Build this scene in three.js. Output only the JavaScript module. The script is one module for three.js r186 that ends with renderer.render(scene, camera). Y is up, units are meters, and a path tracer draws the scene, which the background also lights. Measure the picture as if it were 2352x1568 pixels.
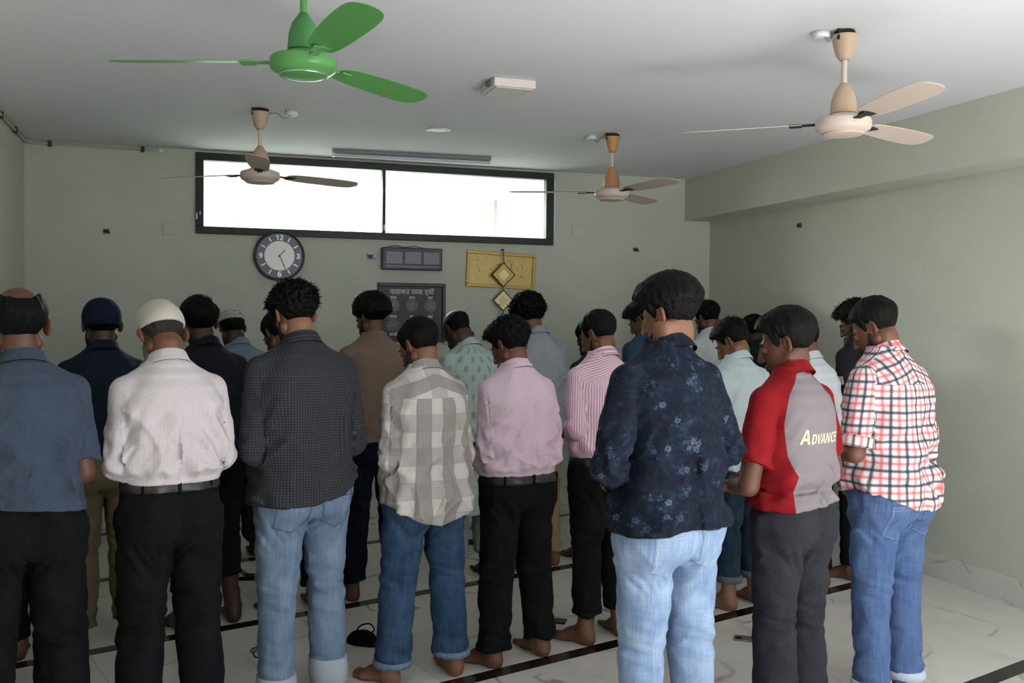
import * as THREE from 'three';
import { mergeGeometries } from 'three/addons/utils/BufferGeometryUtils.js';
import { RoundedBoxGeometry } from 'three/addons/geometries/RoundedBoxGeometry.js';
import { RectAreaLightUniformsLib } from 'three/addons/lights/RectAreaLightUniformsLib.js';
import { ImprovedNoise } from 'three/addons/math/ImprovedNoise.js';

/* ------------------------------------------------------------------ camera, sky, light, exposure */
const scene = new THREE.Scene();
const camera = new THREE.PerspectiveCamera(39.24, 1.5, 0.05, 100);
camera.position.set(0, 1.6, 0);
camera.rotation.set(-0.0245, -0.3244, 0.0079, 'YXZ');
const renderer = new THREE.WebGLRenderer();
renderer.toneMapping = THREE.LinearToneMapping;
renderer.toneMappingExposure = 0.7;
renderer.shadowMap.enabled = true;
RectAreaLightUniformsLib.init();
scene.background = new THREE.Color().setRGB(0.86, 0.94, 1.0);
scene.backgroundIntensity = 7.0;
const sun = new THREE.DirectionalLight(new THREE.Color().setRGB(0.99, 0.985, 0.985), 60.0); // high sun: a patch on the floor just inside the opening, out of view
sun.position.set(4.6, 14, 8.6); sun.target.position.set(2.7, 0, -0.6); scene.add(sun, sun.target);
sun.castShadow = true; Object.assign(sun.shadow.camera, { left: -20, right: 20, top: 20, bottom: -20, near: 1, far: 60 });

/* ------------------------------------------------------------------ helpers */
const NZ = new ImprovedNoise();
const noise = (x, y, z) => NZ.noise(x + 100, y + 100, z + 100);
let seed = 7;
const rnd = () => { seed = (seed * 1664525 + 1013904223) >>> 0; return seed / 4294967296; };
const lerp = (a, b, t) => a + (b - a) * t;
const clamp = (x, a, b) => x < a ? a : x > b ? b : x;
const sstep = (a, b, x) => { const t = clamp((x - a) / (b - a), 0, 1); return t * t * (3 - 2 * t); };
const taken = {};
function numbered(name) { if (!(name in taken)) { taken[name] = 0; return name; } taken[name]++; return name + '_' + String(taken[name]).padStart(3, '0'); }
function std(color, rough = 0.8, extra = {}) { return new THREE.MeshStandardMaterial({ color, roughness: rough, ...extra }); }
function mesh(name, geo, mat, parent) { const m = new THREE.Mesh(geo, mat); m.name = name; if (parent) parent.add(m); return m; }
function thing(name, label, category, group) {
  const o = new THREE.Group(); o.name = numbered(name); o.userData = { label, category };
  if (group) o.userData.group = group;
  scene.add(o); return o;
}
function struct(name, label, category, geo, mat) {
  const o = geo ? new THREE.Mesh(geo, mat) : new THREE.Group();
  o.name = name; o.userData = { label, category, kind: 'structure' }; scene.add(o); return o;
}
const box = (w, h, d, x = 0, y = 0, z = 0) => new THREE.BoxGeometry(w, h, d).translate(x, y, z);
const rbox = (w, h, d, r, x = 0, y = 0, z = 0) => new RoundedBoxGeometry(w, h, d, 2, r).translate(x, y, z);
function lathe(pts, seg = 40) { return new THREE.LatheGeometry(pts.map(p => new THREE.Vector2(p[0], p[1])), seg); }
function tube(pts, r, seg = 24, rad = 6) { return new THREE.TubeGeometry(new THREE.CatmullRomCurve3(pts.map(p => new THREE.Vector3(...p))), seg, r, rad); }
function dataTex(w, h, fn, srgb = true) {
  const a = new Uint8Array(w * h * 4);
  for (let y = 0; y < h; y++) for (let x = 0; x < w; x++) { const c = fn(x / w, y / h, x, y), k = (y * w + x) * 4; a[k] = clamp(c[0], 0, 255); a[k + 1] = clamp(c[1], 0, 255); a[k + 2] = clamp(c[2], 0, 255); a[k + 3] = 255; }
  const t = new THREE.DataTexture(a, w, h); t.magFilter = THREE.LinearFilter; t.minFilter = THREE.LinearMipmapLinearFilter; t.generateMipmaps = true;
  t.wrapS = t.wrapT = THREE.RepeatWrapping; if (srgb) t.colorSpace = THREE.SRGBColorSpace; t.needsUpdate = true; return t;
}
function canvasTex(w, h, draw) {
  const c = document.createElement('canvas'); c.width = w; c.height = h; draw(c.getContext('2d'), w, h);
  const t = new THREE.CanvasTexture(c); t.colorSpace = THREE.SRGBColorSpace; return t;
}
// noise that repeats with period 1 in both directions
function tileNoise(u, v, f, s) {
  const n = (a, b) => noise(a * f + s, b * f + s * 1.7, s * 0.37);
  const x = u, y = v;
  return n(x, y) * (1 - x) * (1 - y) + n(x - 1, y) * x * (1 - y) + n(x, y - 1) * (1 - x) * y + n(x - 1, y - 1) * x * y;
}
const rep = (t, sx, sy) => { t.repeat.set(1 / sx, 1 / sy); return t; };

/* ------------------------------------------------------------------ the room */
const D = 7.6, XL = -1.12, XR = 4.42, XB = 4.165, YB = 2.475, CH = 2.842, ZR = 0.4;
const wallTex = rep(dataTex(512, 512, (u, v) => { const n = tileNoise(u, v, 6, 3) * 5 + tileNoise(u, v, 40, 5) * 3; return [205 + n, 207 + n, 193 + n]; }), 1.6, 1.6);
const plasterBump = rep(dataTex(512, 512, (u, v) => { const n = 128 + tileNoise(u, v, 50, 9) * 60 + tileNoise(u, v, 12, 2) * 50; return [n, n, n]; }, false), 1.2, 1.2);
const wallMat = std(0xffffff, 0.75, { map: wallTex, bumpMap: plasterBump, bumpScale: 0.0015 });
const ceilMat = std(0xe3e4ec, 0.85, { bumpMap: plasterBump, bumpScale: 0.001 });
const uvWorld = (g, ax, ay) => { const p = g.attributes.position, uv = new Float32Array(p.count * 2); for (let i = 0; i < p.count; i++) { const v = [p.getX(i), p.getY(i), p.getZ(i)]; uv[2 * i] = v[ax]; uv[2 * i + 1] = v[ay]; } g.setAttribute('uv', new THREE.BufferAttribute(uv, 2)); return g; };
function holedWall(x0, x1, y0, y1, hx0, hx1, hy0, hy1, depth) {
  const s = new THREE.Shape([[x0, y0], [x1, y0], [x1, y1], [x0, y1]].map(p => new THREE.Vector2(...p)));
  s.holes.push(new THREE.Path([[hx0, hy0], [hx0, hy1], [hx1, hy1], [hx1, hy0]].map(p => new THREE.Vector2(...p))));
  return new THREE.ExtrudeGeometry(s, { depth, bevelEnabled: false });
}
const WX0 = 0.041, WX1 = 2.91, WY0 = 2.216, WY1 = 2.822;
{
  const g = holedWall(XL - 0.15, XR + 0.15, -0.1, CH, WX0 + 0.02, WX1 - 0.02, WY0 + 0.02, WY1 - 0.02, 0.15); g.translate(0, 0, -D - 0.15);
  struct('wall_back', 'pale green painted wall with the long high window', 'wall', uvWorld(g, 0, 1), wallMat);
  struct('wall_right', 'pale green painted wall under the ceiling beam', 'wall', uvWorld(box(0.15, CH + 0.1, D + ZR, XR + 0.075, CH / 2 - 0.05, (ZR - D) / 2), 2, 1), wallMat);
  struct('wall_left', 'pale green painted side wall beside the darkest corner', 'wall', uvWorld(box(0.15, CH + 0.1, D + ZR, XL - 0.075, CH / 2 - 0.05, (ZR - D) / 2), 2, 1), wallMat);
  const r = holedWall(XL - 0.15, XR + 0.15, -0.1, CH, 1.3, 4.35, 0, 2.7, 0.15); r.translate(0, 0, ZR);
  struct('wall_rear', 'pale green wall behind the camera with the wide daylight opening', 'wall', uvWorld(r, 0, 1), wallMat);
  struct('ceiling', 'smooth white ceiling', 'ceiling', uvWorld(box(XR - XL + 0.3, 0.15, D + ZR + 0.3, (XL + XR) / 2, CH + 0.075, (ZR - D) / 2), 0, 2), ceilMat);
  struct('trim_1', 'pale green ceiling beam running along the right wall', 'beam', uvWorld(box(XR - XB, CH - YB, D + ZR, (XR + XB) / 2, (CH + YB) / 2, (ZR - D) / 2), 2, 1), wallMat);
}
/* marble floor tiles, rows of black strips turned 16 degrees to the room */
const ROT = 0.2827, TX = Math.cos(ROT), TZ = -Math.sin(ROT), NX = Math.sin(ROT), NZv = Math.cos(ROT);
const toWorld = (t, n) => [t * TX + n * NX, t * TZ + n * NZv];
function marble(s, base) {
  return dataTex(512, 512, (u, v) => {
    const w1 = tileNoise(u, v, 3, s) * 0.5 + tileNoise(u, v, 8, s + 2) * 0.2 + tileNoise(u, v, 22, s + 5) * 0.06;
    const line = (f, k, q) => Math.max(0, 1 - Math.abs(tileNoise(u, v, f, s + q) + w1 * k + 0.12) * 34);
    const m1 = sstep(-0.05, 0.35, tileNoise(u, v, 3.3, s + 31)), m2 = sstep(0.0, 0.4, tileNoise(u, v, 4.1, s + 47));
    const k = line(1.6, 0.5, 11) * m1 * 70 + line(2.7, 0.4, 23) * m2 * 45 + sstep(0.1, 0.5, tileNoise(u, v, 3.3, s + 33)) * 14, c = tileNoise(u, v, 5, s + 41) * 8;
    return [base[0] + c - k * 0.96, base[1] + c - k, base[2] + c - k * 1.04];
  });
}
const marbleTex = [marble(1.3, [222, 219, 212]), marble(14.1, [224, 221, 214]), marble(27.7, [219, 216, 209])];
const tileMats = [];
for (let i = 0; i < 6; i++) { const t = marbleTex[i % 3].clone(); t.repeat.set(0.9, 0.9); t.offset.set(0.37 * i, 0.61 * i); t.rotation = (i * 1.1); t.needsUpdate = true; tileMats.push(std(0xffffff, 0.17, { map: t })); }
const blackMat = std(0x17140f, 0.12, { bumpMap: plasterBump, bumpScale: 0.0001 });
{
  const floor = struct('floor', 'polished white marble tile floor with black row strips', 'floor');
  mesh('grout_bed', box(XR - XL + 0.3, 0.1, D + ZR + 0.3, (XL + XR) / 2, -0.0525, (ZR - D) / 2), std(0x8d8a83, 0.9), floor);
  const clip = poly => {
    const cut = (P, f) => { const o = []; for (let i = 0; i < P.length; i++) { const a = P[i], b = P[(i + 1) % P.length], fa = f(a), fb = f(b); if (fa >= 0) o.push(a); if (fa * fb < 0) { const k = fa / (fa - fb); o.push([lerp(a[0], b[0], k), lerp(a[1], b[1], k)]); } } return o; };
    let P = poly; for (const f of [p => p[0] - XL, p => XR - p[0], p => p[1] + D, p => ZR - p[1]]) P = cut(P, f); return P;
  };
  const cache = {};
  const piece = (name, t0, t1, n0, n1, mat) => {
    const w = t1 - t0, d = n1 - n0, full = [[t0, n0], [t1, n0], [t1, n1], [t0, n1]].map(q => toWorld(...q));
    const P = clip(full); if (P.length < 3) return;
    const inside = full.every(q => q[0] > XL && q[0] < XR && q[1] > -D && q[1] < ZR);
    let m;
    if (inside) {
      const key = name + w.toFixed(3) + d.toFixed(3);
      if (!cache[key]) { const g = box(w, 0.008, d, 0, -0.004, 0); cache[key] = uvWorld(g, 0, 2); }
      m = mesh(name, cache[key], mat, floor); const c = toWorld((t0 + t1) / 2, (n0 + n1) / 2);
      m.position.set(c[0], 0, c[1]); m.rotation.y = ROT;
    } else {
      let A = 0; for (let i = 0; i < P.length; i++) { const a = P[i], b = P[(i + 1) % P.length]; A += a[0] * b[1] - a[1] * b[0]; }
      if (Math.abs(A) / 2 < 0.0006) return;
      const s = new THREE.Shape(P.map(p => new THREE.Vector2(p[0], -p[1])));
      const g = new THREE.ExtrudeGeometry(s, { depth: 0.008, bevelEnabled: false }); g.rotateX(-Math.PI / 2); g.translate(0, -0.008, 0);
      mesh(name, uvWorld(g, 0, 2), mat, floor);
    }
  };
  const gap = 0.0011, per = 1.285, sw = 0.086;
  let k = 0;
  for (let r = -6; r < 5; r++) {
    const n0 = -2.265 + r * per; // strip centre
    for (let c = -4; c < 6; c++) piece('black_strip', 0.924 + c * 1.214 + gap, 0.924 + (c + 1) * 1.214 - gap, n0 - sw / 2 + gap, n0 + sw / 2 - gap, blackMat);
    const h = (per - sw) / 2;
    for (let q = 0; q < 2; q++) for (let c = -7; c < 11; c++) {
      piece('tile', 0.924 + c * 0.607 + gap, 0.924 + (c + 1) * 0.607 - gap, n0 + sw / 2 + q * h + gap, n0 + sw / 2 + (q + 1) * h - gap, tileMats[(k = (k * 5 + 3 + c + r) % 6 + 6) % 6]);
    }
  }
  /* marble skirting */
  const skirt = (name, label, along, fixed, a0, a1) => {
    const b = struct(name, label, 'baseboard'); let i = 0;
    for (let a = a0; a < a1 - 0.01; a += 0.6, i++) {
      const l = Math.min(0.6, a1 - a) - 0.002;
      const g = along === 'z' ? uvWorld(rbox(0.012, 0.147, l, 0.002, 0, 0.0735, 0), 2, 1) : uvWorld(rbox(l, 0.147, 0.012, 0.002, 0, 0.0735, 0), 0, 1);
      const m = mesh('skirting_tile', g, tileMats[(i * 2 + 1) % 6], b);
      if (along === 'z') m.position.set(fixed, 0, a + l / 2); else m.position.set(a + l / 2, 0, fixed);
    }
  };
  skirt('baseboard_right', 'white marble skirting along the right wall', 'z', XR - 0.006, -D + 0.012, ZR);
  skirt('baseboard_left', 'white marble skirting along the left wall', 'z', XL + 0.006, -D + 0.012, ZR);
  skirt('baseboard_back', 'white marble skirting below the high window wall', 'x', -D + 0.006, XL, XR);
}
/* the ground outside the rear opening */
struct('ground', 'pale paved ground outside the daylight opening', 'ground', box(30, 0.1, 14, 2, -0.06, ZR + 7.3), std(0x8f8d89, 0.9));
/* frame of the opening behind the camera */
{
  const d = struct('door_1', 'dark metal frame of the wide opening behind the camera', 'door');
  const fm = std(0x25272b, 0.4, { metalness: 0.4 });
  for (const x of [1.33, 4.32]) mesh('frame_post', rbox(0.05, 2.650, 0.08, 0.004, x, 1.325, ZR + 0.075), fm, d);
  mesh('frame_head', rbox(3.040, 0.05, 0.08, 0.004, 2.825, 2.675, ZR + 0.075), fm, d);
}
/* window to the lit room behind */
{
  const w = struct('window_1', 'long high two pane window with a black frame', 'window');
  const fm = std(0x0d0e13, 0.45), zc = -D - 0.005, dep = 0.07;
  const frame = (x0, x1, y0, y1) => mesh('frame_bar', rbox(x1 - x0, y1 - y0, dep, 0.004, (x0 + x1) / 2, (y0 + y1) / 2, zc), fm, w);
  frame(WX0, WX1, WY1 - 0.056, WY1); frame(WX0, WX1, WY0, WY0 + 0.055);
  frame(WX0, WX0 + 0.056, WY0 + 0.055, WY1 - 0.056); frame(WX1 - 0.068, WX1, WY0 + 0.055, WY1 - 0.056);
  frame(1.452, 1.476, WY0 + 0.055, WY1 - 0.056);
  const glass = new THREE.MeshPhysicalMaterial({ color: 0xffffff, roughness: 0.02, transmission: 1, thickness: 0, ior: 1.45 });
  mesh('glass_pane', box(1.355, 0.495, 0.004, 0.7745, 2.519, zc - 0.02), glass, w);
  mesh('glass_pane', box(1.366, 0.495, 0.004, 2.159, 2.519, zc - 0.02), glass, w);
  const lm = std(0xb8b6b0, 0.4, { metalness: 0.6 });
  mesh('latch', mergeGeometries([rbox(0.014, 0.05, 0.02, 0.003, WX0 + 0.006, 2.345, -D + 0.035), rbox(0.012, 0.03, 0.02, 0.003, WX0 + 0.03, 2.368, -D + 0.035)]), lm, w);
  mesh('latch', rbox(0.012, 0.045, 0.02, 0.003, 1.464, 2.31, -D + 0.035), lm, w);
  mesh('side_strip', rbox(0.02, 0.52, 0.018, 0.003, WX1 + 0.012, 2.506, -D + 0.008), std(0xd8dde2, 0.4), w);
}
/* room behind the window */
{
  const Z0 = -D - 0.15, Z1 = -9.72, xa = -1.6, xb = 5.2, m = std(0xe9efe4, 0.85), cm = std(0xf0f2f2, 0.85);
  struct('wall_far', 'white wall of the lit room behind the high window', 'wall', box(xb - xa, 3, 0.1, (xa + xb) / 2, 1.4, Z1 - 0.05), m);
  struct('wall_far_left', 'left wall of the lit room behind the high window', 'wall', box(0.1, 3, Z0 - Z1, xa - 0.05, 1.4, (Z0 + Z1) / 2), m);
  struct('wall_far_right', 'right wall of the lit room behind the high window', 'wall', box(0.1, 3, Z0 - Z1, xb + 0.05, 1.4, (Z0 + Z1) / 2), m);
  struct('ceiling_far', 'ceiling of the lit room behind the high window', 'ceiling', box(xb - xa + 0.2, 0.1, Z0 - Z1 + 0.1, (xa + xb) / 2, CH + 0.05, (Z0 + Z1) / 2 - 0.05), cm);
  struct('floor_far', 'floor of the lit room behind the high window', 'floor', box(xb - xa + 0.2, 0.1, Z0 - Z1 + 0.1, (xa + xb) / 2, -0.05, (Z0 + Z1) / 2 - 0.05), std(0xd8d6cf, 0.5));
  const c = thing('conduit_pipe', 'pair of white pipes on the wall seen through the window', 'pipe');
  for (const x of [3.03, 3.095]) mesh('pipe', new THREE.CylinderGeometry(0.018, 0.018, CH, 12).translate(x, CH / 2, Z1 + 0.02), std(0xdfe6e2, 0.5), c);
  const lamp = thing('ceiling_tube_lamp', 'bright tube lamp glowing in the room behind the window', 'lamp');
  mesh('housing', rbox(1.25, 0.04, 0.06, 0.005, 1.5, CH - 0.02, -8.9), std(0xffffff, 0.5), lamp);
  const em = new THREE.MeshStandardMaterial({ color: 0xffffff, emissive: 0xf4fbff, emissiveIntensity: 12 });
  mesh('tube', new THREE.CylinderGeometry(0.014, 0.014, 1.2, 12).rotateZ(Math.PI / 2).translate(1.5, CH - 0.056, -8.9), em, lamp);
  const L = new THREE.RectAreaLight(new THREE.Color().setRGB(0.93, 1.0, 0.99), 420, 1.25, 0.2);
  L.position.set(1.5, CH - 0.075, -8.9); L.rotation.x = -Math.PI / 2; lamp.add(L);
}
/* ------------------------------------------------------------------ surface extraction from signed distances */
function netMesh(f, lo, hi, h) {
  const nx = Math.ceil((hi[0] - lo[0]) / h) + 1, ny = Math.ceil((hi[1] - lo[1]) / h) + 1, nz = Math.ceil((hi[2] - lo[2]) / h) + 1;
  const V = new Float32Array(nx * ny * nz), B = 4, sy = nx, sz = nx * ny;
  for (let kz = 0; kz < nz; kz += B) for (let ky = 0; ky < ny; ky += B) for (let kx = 0; kx < nx; kx += B) {
    const ex = Math.min(kx + B, nx), ey = Math.min(ky + B, ny), ez = Math.min(kz + B, nz);
    const c = f(lo[0] + (kx + ex - 1) * 0.5 * h, lo[1] + (ky + ey - 1) * 0.5 * h, lo[2] + (kz + ez - 1) * 0.5 * h);
    const far = Math.abs(c) > h * B * 1.5 + 0.02;
    for (let z = kz; z < ez; z++) for (let y = ky; y < ey; y++) for (let x = kx; x < ex; x++)
      V[x + y * sy + z * sz] = far ? c : f(lo[0] + x * h, lo[1] + y * h, lo[2] + z * h);
  }
  const id = new Int32Array(nx * ny * nz).fill(-1), pos = [];
  const E = [[0, 1], [2, 3], [4, 5], [6, 7], [0, 2], [1, 3], [4, 6], [5, 7], [0, 4], [1, 5], [2, 6], [3, 7]];
  const c8 = new Float64Array(8);
  for (let z = 0; z < nz - 1; z++) for (let y = 0; y < ny - 1; y++) for (let x = 0; x < nx - 1; x++) {
    const o = x + y * sy + z * sz; let m = 0;
    for (let k = 0; k < 8; k++) { const v = V[o + (k & 1) + (k >> 1 & 1) * sy + (k >> 2) * sz]; c8[k] = v; if (v < 0) m |= 1 << k; }
    if (m === 0 || m === 255) continue;
    let px = 0, py = 0, pz = 0, n = 0;
    for (const [a, b] of E) {
      if ((c8[a] < 0) === (c8[b] < 0)) continue;
      const t = c8[a] / (c8[a] - c8[b]);
      px += lerp(a & 1, b & 1, t); py += lerp(a >> 1 & 1, b >> 1 & 1, t); pz += lerp(a >> 2, b >> 2, t); n++;
    }
    id[o] = pos.length / 3; pos.push(lo[0] + (x + px / n) * h, lo[1] + (y + py / n) * h, lo[2] + (z + pz / n) * h);
  }
  const idx = [];
  const quad = (a, b, c, d, flip) => { if (a < 0 || b < 0 || c < 0 || d < 0) return; if (flip) idx.push(a, b, c, a, c, d); else idx.push(a, c, b, a, d, c); };
  for (let z = 1; z < nz - 1; z++) for (let y = 1; y < ny - 1; y++) for (let x = 1; x < nx - 1; x++) {
    const o = x + y * sy + z * sz, s = V[o] < 0;
    if (s !== V[o + 1] < 0) quad(id[o - sy - sz], id[o - sz], id[o], id[o - sy], s);
    if (s !== V[o + sy] < 0) quad(id[o - 1 - sz], id[o - 1], id[o], id[o - sz], s);
    if (s !== V[o + sz] < 0) quad(id[o - 1 - sy], id[o - sy], id[o], id[o - 1], s);
  }
  const P = new Float32Array(pos), N = new Float32Array(pos.length), e = h * 0.35;
  for (let i = 0; i < P.length; i += 3) {
    let x = P[i], y = P[i + 1], z = P[i + 2];
    for (let it = 0; it < 2; it++) {
      const a = f(x + e, y - e, z - e), b = f(x - e, y - e, z + e), c = f(x - e, y + e, z - e), d = f(x + e, y + e, z + e);
      let gx = a - b - c + d, gy = -a - b + c + d, gz = -a + b - c + d; const l = Math.hypot(gx, gy, gz) || 1, avg = (a + b + c + d) / 4;
      gx /= l; gy /= l; gz /= l;
      if (it === 0) { const s = clamp(avg, -h * 0.4, h * 0.4); x -= gx * s; y -= gy * s; z -= gz * s; P[i] = x; P[i + 1] = y; P[i + 2] = z; }
      N[i] = gx; N[i + 1] = gy; N[i + 2] = gz;
    }
  }
  return { P, N, idx };
}
function toGeo(m, uvf) {
  const g = new THREE.BufferGeometry();
  g.setAttribute('position', new THREE.BufferAttribute(m.P, 3)); g.setAttribute('normal', new THREE.BufferAttribute(m.N, 3));
  const uv = new Float32Array(m.P.length / 3 * 2);
  if (uvf) for (let i = 0; i < m.P.length / 3; i++) { const q = uvf(m.P[3 * i], m.P[3 * i + 1], m.P[3 * i + 2]); uv[2 * i] = q[0]; uv[2 * i + 1] = q[1]; }
  g.setAttribute('uv', new THREE.BufferAttribute(uv, 2)); g.setIndex(m.idx); return g;
}
// split a mesh into regions; every region has its own uv rule, wrapping in u with period w
function regions(m, regionOf, uvOf, wrap) {
  const out = {};
  for (let i = 0; i < m.idx.length; i += 3) {
    const v = [m.idx[i], m.idx[i + 1], m.idx[i + 2]];
    const c = [0, 1, 2].map(k => (m.P[3 * v[0] + k] + m.P[3 * v[1] + k] + m.P[3 * v[2] + k]) / 3);
    const r = regionOf(...c), o = out[r] || (out[r] = { P: [], N: [], U: [], idx: [], map: new Map() });
    const uv = v.map(k => uvOf(r, m.P[3 * k], m.P[3 * k + 1], m.P[3 * k + 2])), w = wrap(r), mx = Math.max(uv[0][0], uv[1][0], uv[2][0]);
    for (let k = 0; k < 3; k++) {
      let sh = 0; if (mx - uv[k][0] > w / 2) sh = 1;
      const key = v[k] * 2 + sh; let id = o.map.get(key);
      if (id === undefined) { id = o.P.length / 3; o.map.set(key, id); for (let q = 0; q < 3; q++) { o.P.push(m.P[3 * v[k] + q]); o.N.push(m.N[3 * v[k] + q]); } o.U.push(uv[k][0] + sh * w, uv[k][1]); }
      o.idx.push(id);
    }
  }
  const geos = {};
  for (const r in out) {
    const o = out[r], g = new THREE.BufferGeometry();
    g.setAttribute('position', new THREE.Float32BufferAttribute(o.P, 3)); g.setAttribute('normal', new THREE.Float32BufferAttribute(o.N, 3)); g.setAttribute('uv', new THREE.Float32BufferAttribute(o.U, 2)); g.setIndex(o.idx); geos[r] = g;
  }
  return geos;
}
// pull vertices that lie near the line g = 0 onto it, so that seams run clean
function snapTo(m, g, f, reach) {
  const e = 0.002, P = m.P;
  for (let i = 0; i < P.length; i += 3) {
    let x = P[i], y = P[i + 1], z = P[i + 2]; const v = g(x, y, z); if (Math.abs(v) > reach * 1.4) continue;
    let gx = g(x + e, y, z) - v, gy = g(x, y + e, z) - v, gz = g(x, y, z + e) - v; const nx = m.N[i], ny = m.N[i + 1], nz = m.N[i + 2], k = gx * nx + gy * ny + gz * nz;
    gx -= k * nx; gy -= k * ny; gz -= k * nz; const l = Math.hypot(gx, gy, gz) / e; if (l < 0.25) continue;
    const s = v / l; if (Math.abs(s) > reach * 0.62) continue; const q = s / (l * e);
    x -= gx * q; y -= gy * q; z -= gz * q; const d = clamp(f(x, y, z), -0.004, 0.004); P[i] = x - nx * d; P[i + 1] = y - ny * d; P[i + 2] = z - nz * d;
  }
}
const smin = (a, b, k) => { const h = k - Math.abs(a - b); return h > 0 ? Math.min(a, b) - h * h / (4 * k) : Math.min(a, b); };
const smax = (a, b, k) => -smin(-a, -b, k);
function cone(x, y, z, a, b, r1, r2) {
  const bx = b[0] - a[0], by = b[1] - a[1], bz = b[2] - a[2], px = x - a[0], py = y - a[1], pz = z - a[2];
  const t = clamp((px * bx + py * by + pz * bz) / (bx * bx + by * by + bz * bz), 0, 1);
  return Math.hypot(px - bx * t, py - by * t, pz - bz * t) - (r1 + (r2 - r1) * t);
}
function ell(x, y, z, c, r) {
  const a = (x - c[0]) / r[0], b = (y - c[1]) / r[1], d = (z - c[2]) / r[2], k0 = Math.hypot(a, b, d), k1 = Math.hypot(a / r[0], b / r[1], d / r[2]);
  return k1 < 1e-9 ? -Math.min(r[0], r[1], r[2]) : k0 * (k0 - 1) / k1;
}
function table(T, y) { // rows [y, ...values]
  if (y <= T[0][0]) return T[0]; const L = T.length - 1; if (y >= T[L][0]) return T[L];
  let i = 0; while (T[i + 1][0] < y) i++;
  const a = T[i], b = T[i + 1], t = (y - a[0]) / (b[0] - a[0]), s = t * t * (3 - 2 * t) * 0.5 + t * 0.5; const o = [y]; for (let k = 1; k < a.length; k++) o.push(a[k] + (b[k] - a[k]) * s); return o;
}
const ridge = (x, y, z) => { const n = 1 - Math.abs(noise(x, y, z)) * 2.2; return n * n * Math.sign(n); };

/* ------------------------------------------------------------------ head, hair, hands and feet in their own axes (face to -z) */
function skull(x, y, z) {
  let d = ell(x, y, z, [0, 0.045, 0.012], [0.074, 0.083, 0.093]);
  d = smin(d, ell(x, y, z, [0, -0.03, -0.036], [0.056, 0.083, 0.06]), 0.03);
  return d;
}
function headSdf(x, y, z) {
  const ax = Math.abs(x);
  let d = skull(x, y, z);
  d = smin(d, cone(ax, y, z, [0.052, -0.045, 0.0], [0.012, -0.096, -0.07], 0.02, 0.018), 0.025);
  d = smin(d, cone(ax, y, z, [0, 0.028, -0.086], [0.034, 0.026, -0.074], 0.012, 0.01), 0.014);
  d = smax(d, -(Math.hypot(ax - 0.031, y - 0.004, z + 0.101) - 0.016), 0.012);
  d = smin(d, Math.hypot(ax - 0.031, y - 0.005, z + 0.082) - 0.0125, 0.004);
  d = smin(d, cone(ax, y, z, [0, 0.02, -0.096], [0, -0.026, -0.117], 0.008, 0.012), 0.012);
  d = smin(d, Math.hypot(ax - 0.012, y + 0.029, z + 0.106) - 0.009, 0.008);
  d = smin(d, ell(ax, y, z, [0, -0.056, -0.099], [0.022, 0.007, 0.01]), 0.006);
  d = smin(d, ell(ax, y, z, [0, -0.068, -0.096], [0.019, 0.008, 0.011]), 0.006);
  d = smax(d, -ell(ax, y, z, [0, -0.0615, -0.109], [0.02, 0.0015, 0.008]), 0.003);
  // ears
  const ex = ax - 0.08, ey = y - 0.0, ez = z - 0.008, c = Math.cos(0.25), s = Math.sin(0.25);
  const rx = ex * 0.87 - ez * 0.5, rz = ez * 0.87 + ex * 0.5, ry = ey * c - rz * s * 0.3;
  let e = ell(rx, ry, rz, [0, 0.003, 0.006], [0.0085, 0.030, 0.019]);
  e = smax(e, -ell(rx, ry, rz, [0.009, 0.004, 0.003], [0.008, 0.02, 0.012]), 0.005);
  return smin(d, e, 0.006);
}
const HAIRLINE = [[0, -0.062], [40, -0.062], [62, -0.045], [74, -0.015], [82, 0.018], [98, 0.03], [106, 0.0], [117, -0.005], [124, 0.04], [138, 0.062], [180, 0.07]];
function hairThick(x, y, z, s) {
  const phi = Math.atan2(Math.abs(x), z) * 57.2958, yl = table(HAIRLINE, phi)[1] + (phi < 75 ? (s.nape || 0) : 0) + (phi > 120 ? (s.front || 0) : 0);
  const above = y - yl, up = sstep(s.fade0 ?? 0.0, s.fade1 ?? 0.075, y + z * 0.1);
  let t = lerp(s.side ?? 0.006, s.top ?? 0.02, up);
  if (s.quiff) t += s.quiff * sstep(-0.02, -0.1, z) * sstep(0.03, 0.08, y);
  t *= sstep(-0.004, phi < 75 ? 0.05 : 0.03, above);
  t -= 0.006 * sstep(0.012, -0.01, above);
  if (s.bald) { const b = Math.hypot(x * 1.05, (z - (s.baldz ?? -0.01)) * 0.8); t -= (t + 0.006) * sstep(s.bald, s.bald * 0.72, b) * sstep(0.0, 0.05, y); }
  return t;
}
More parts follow.
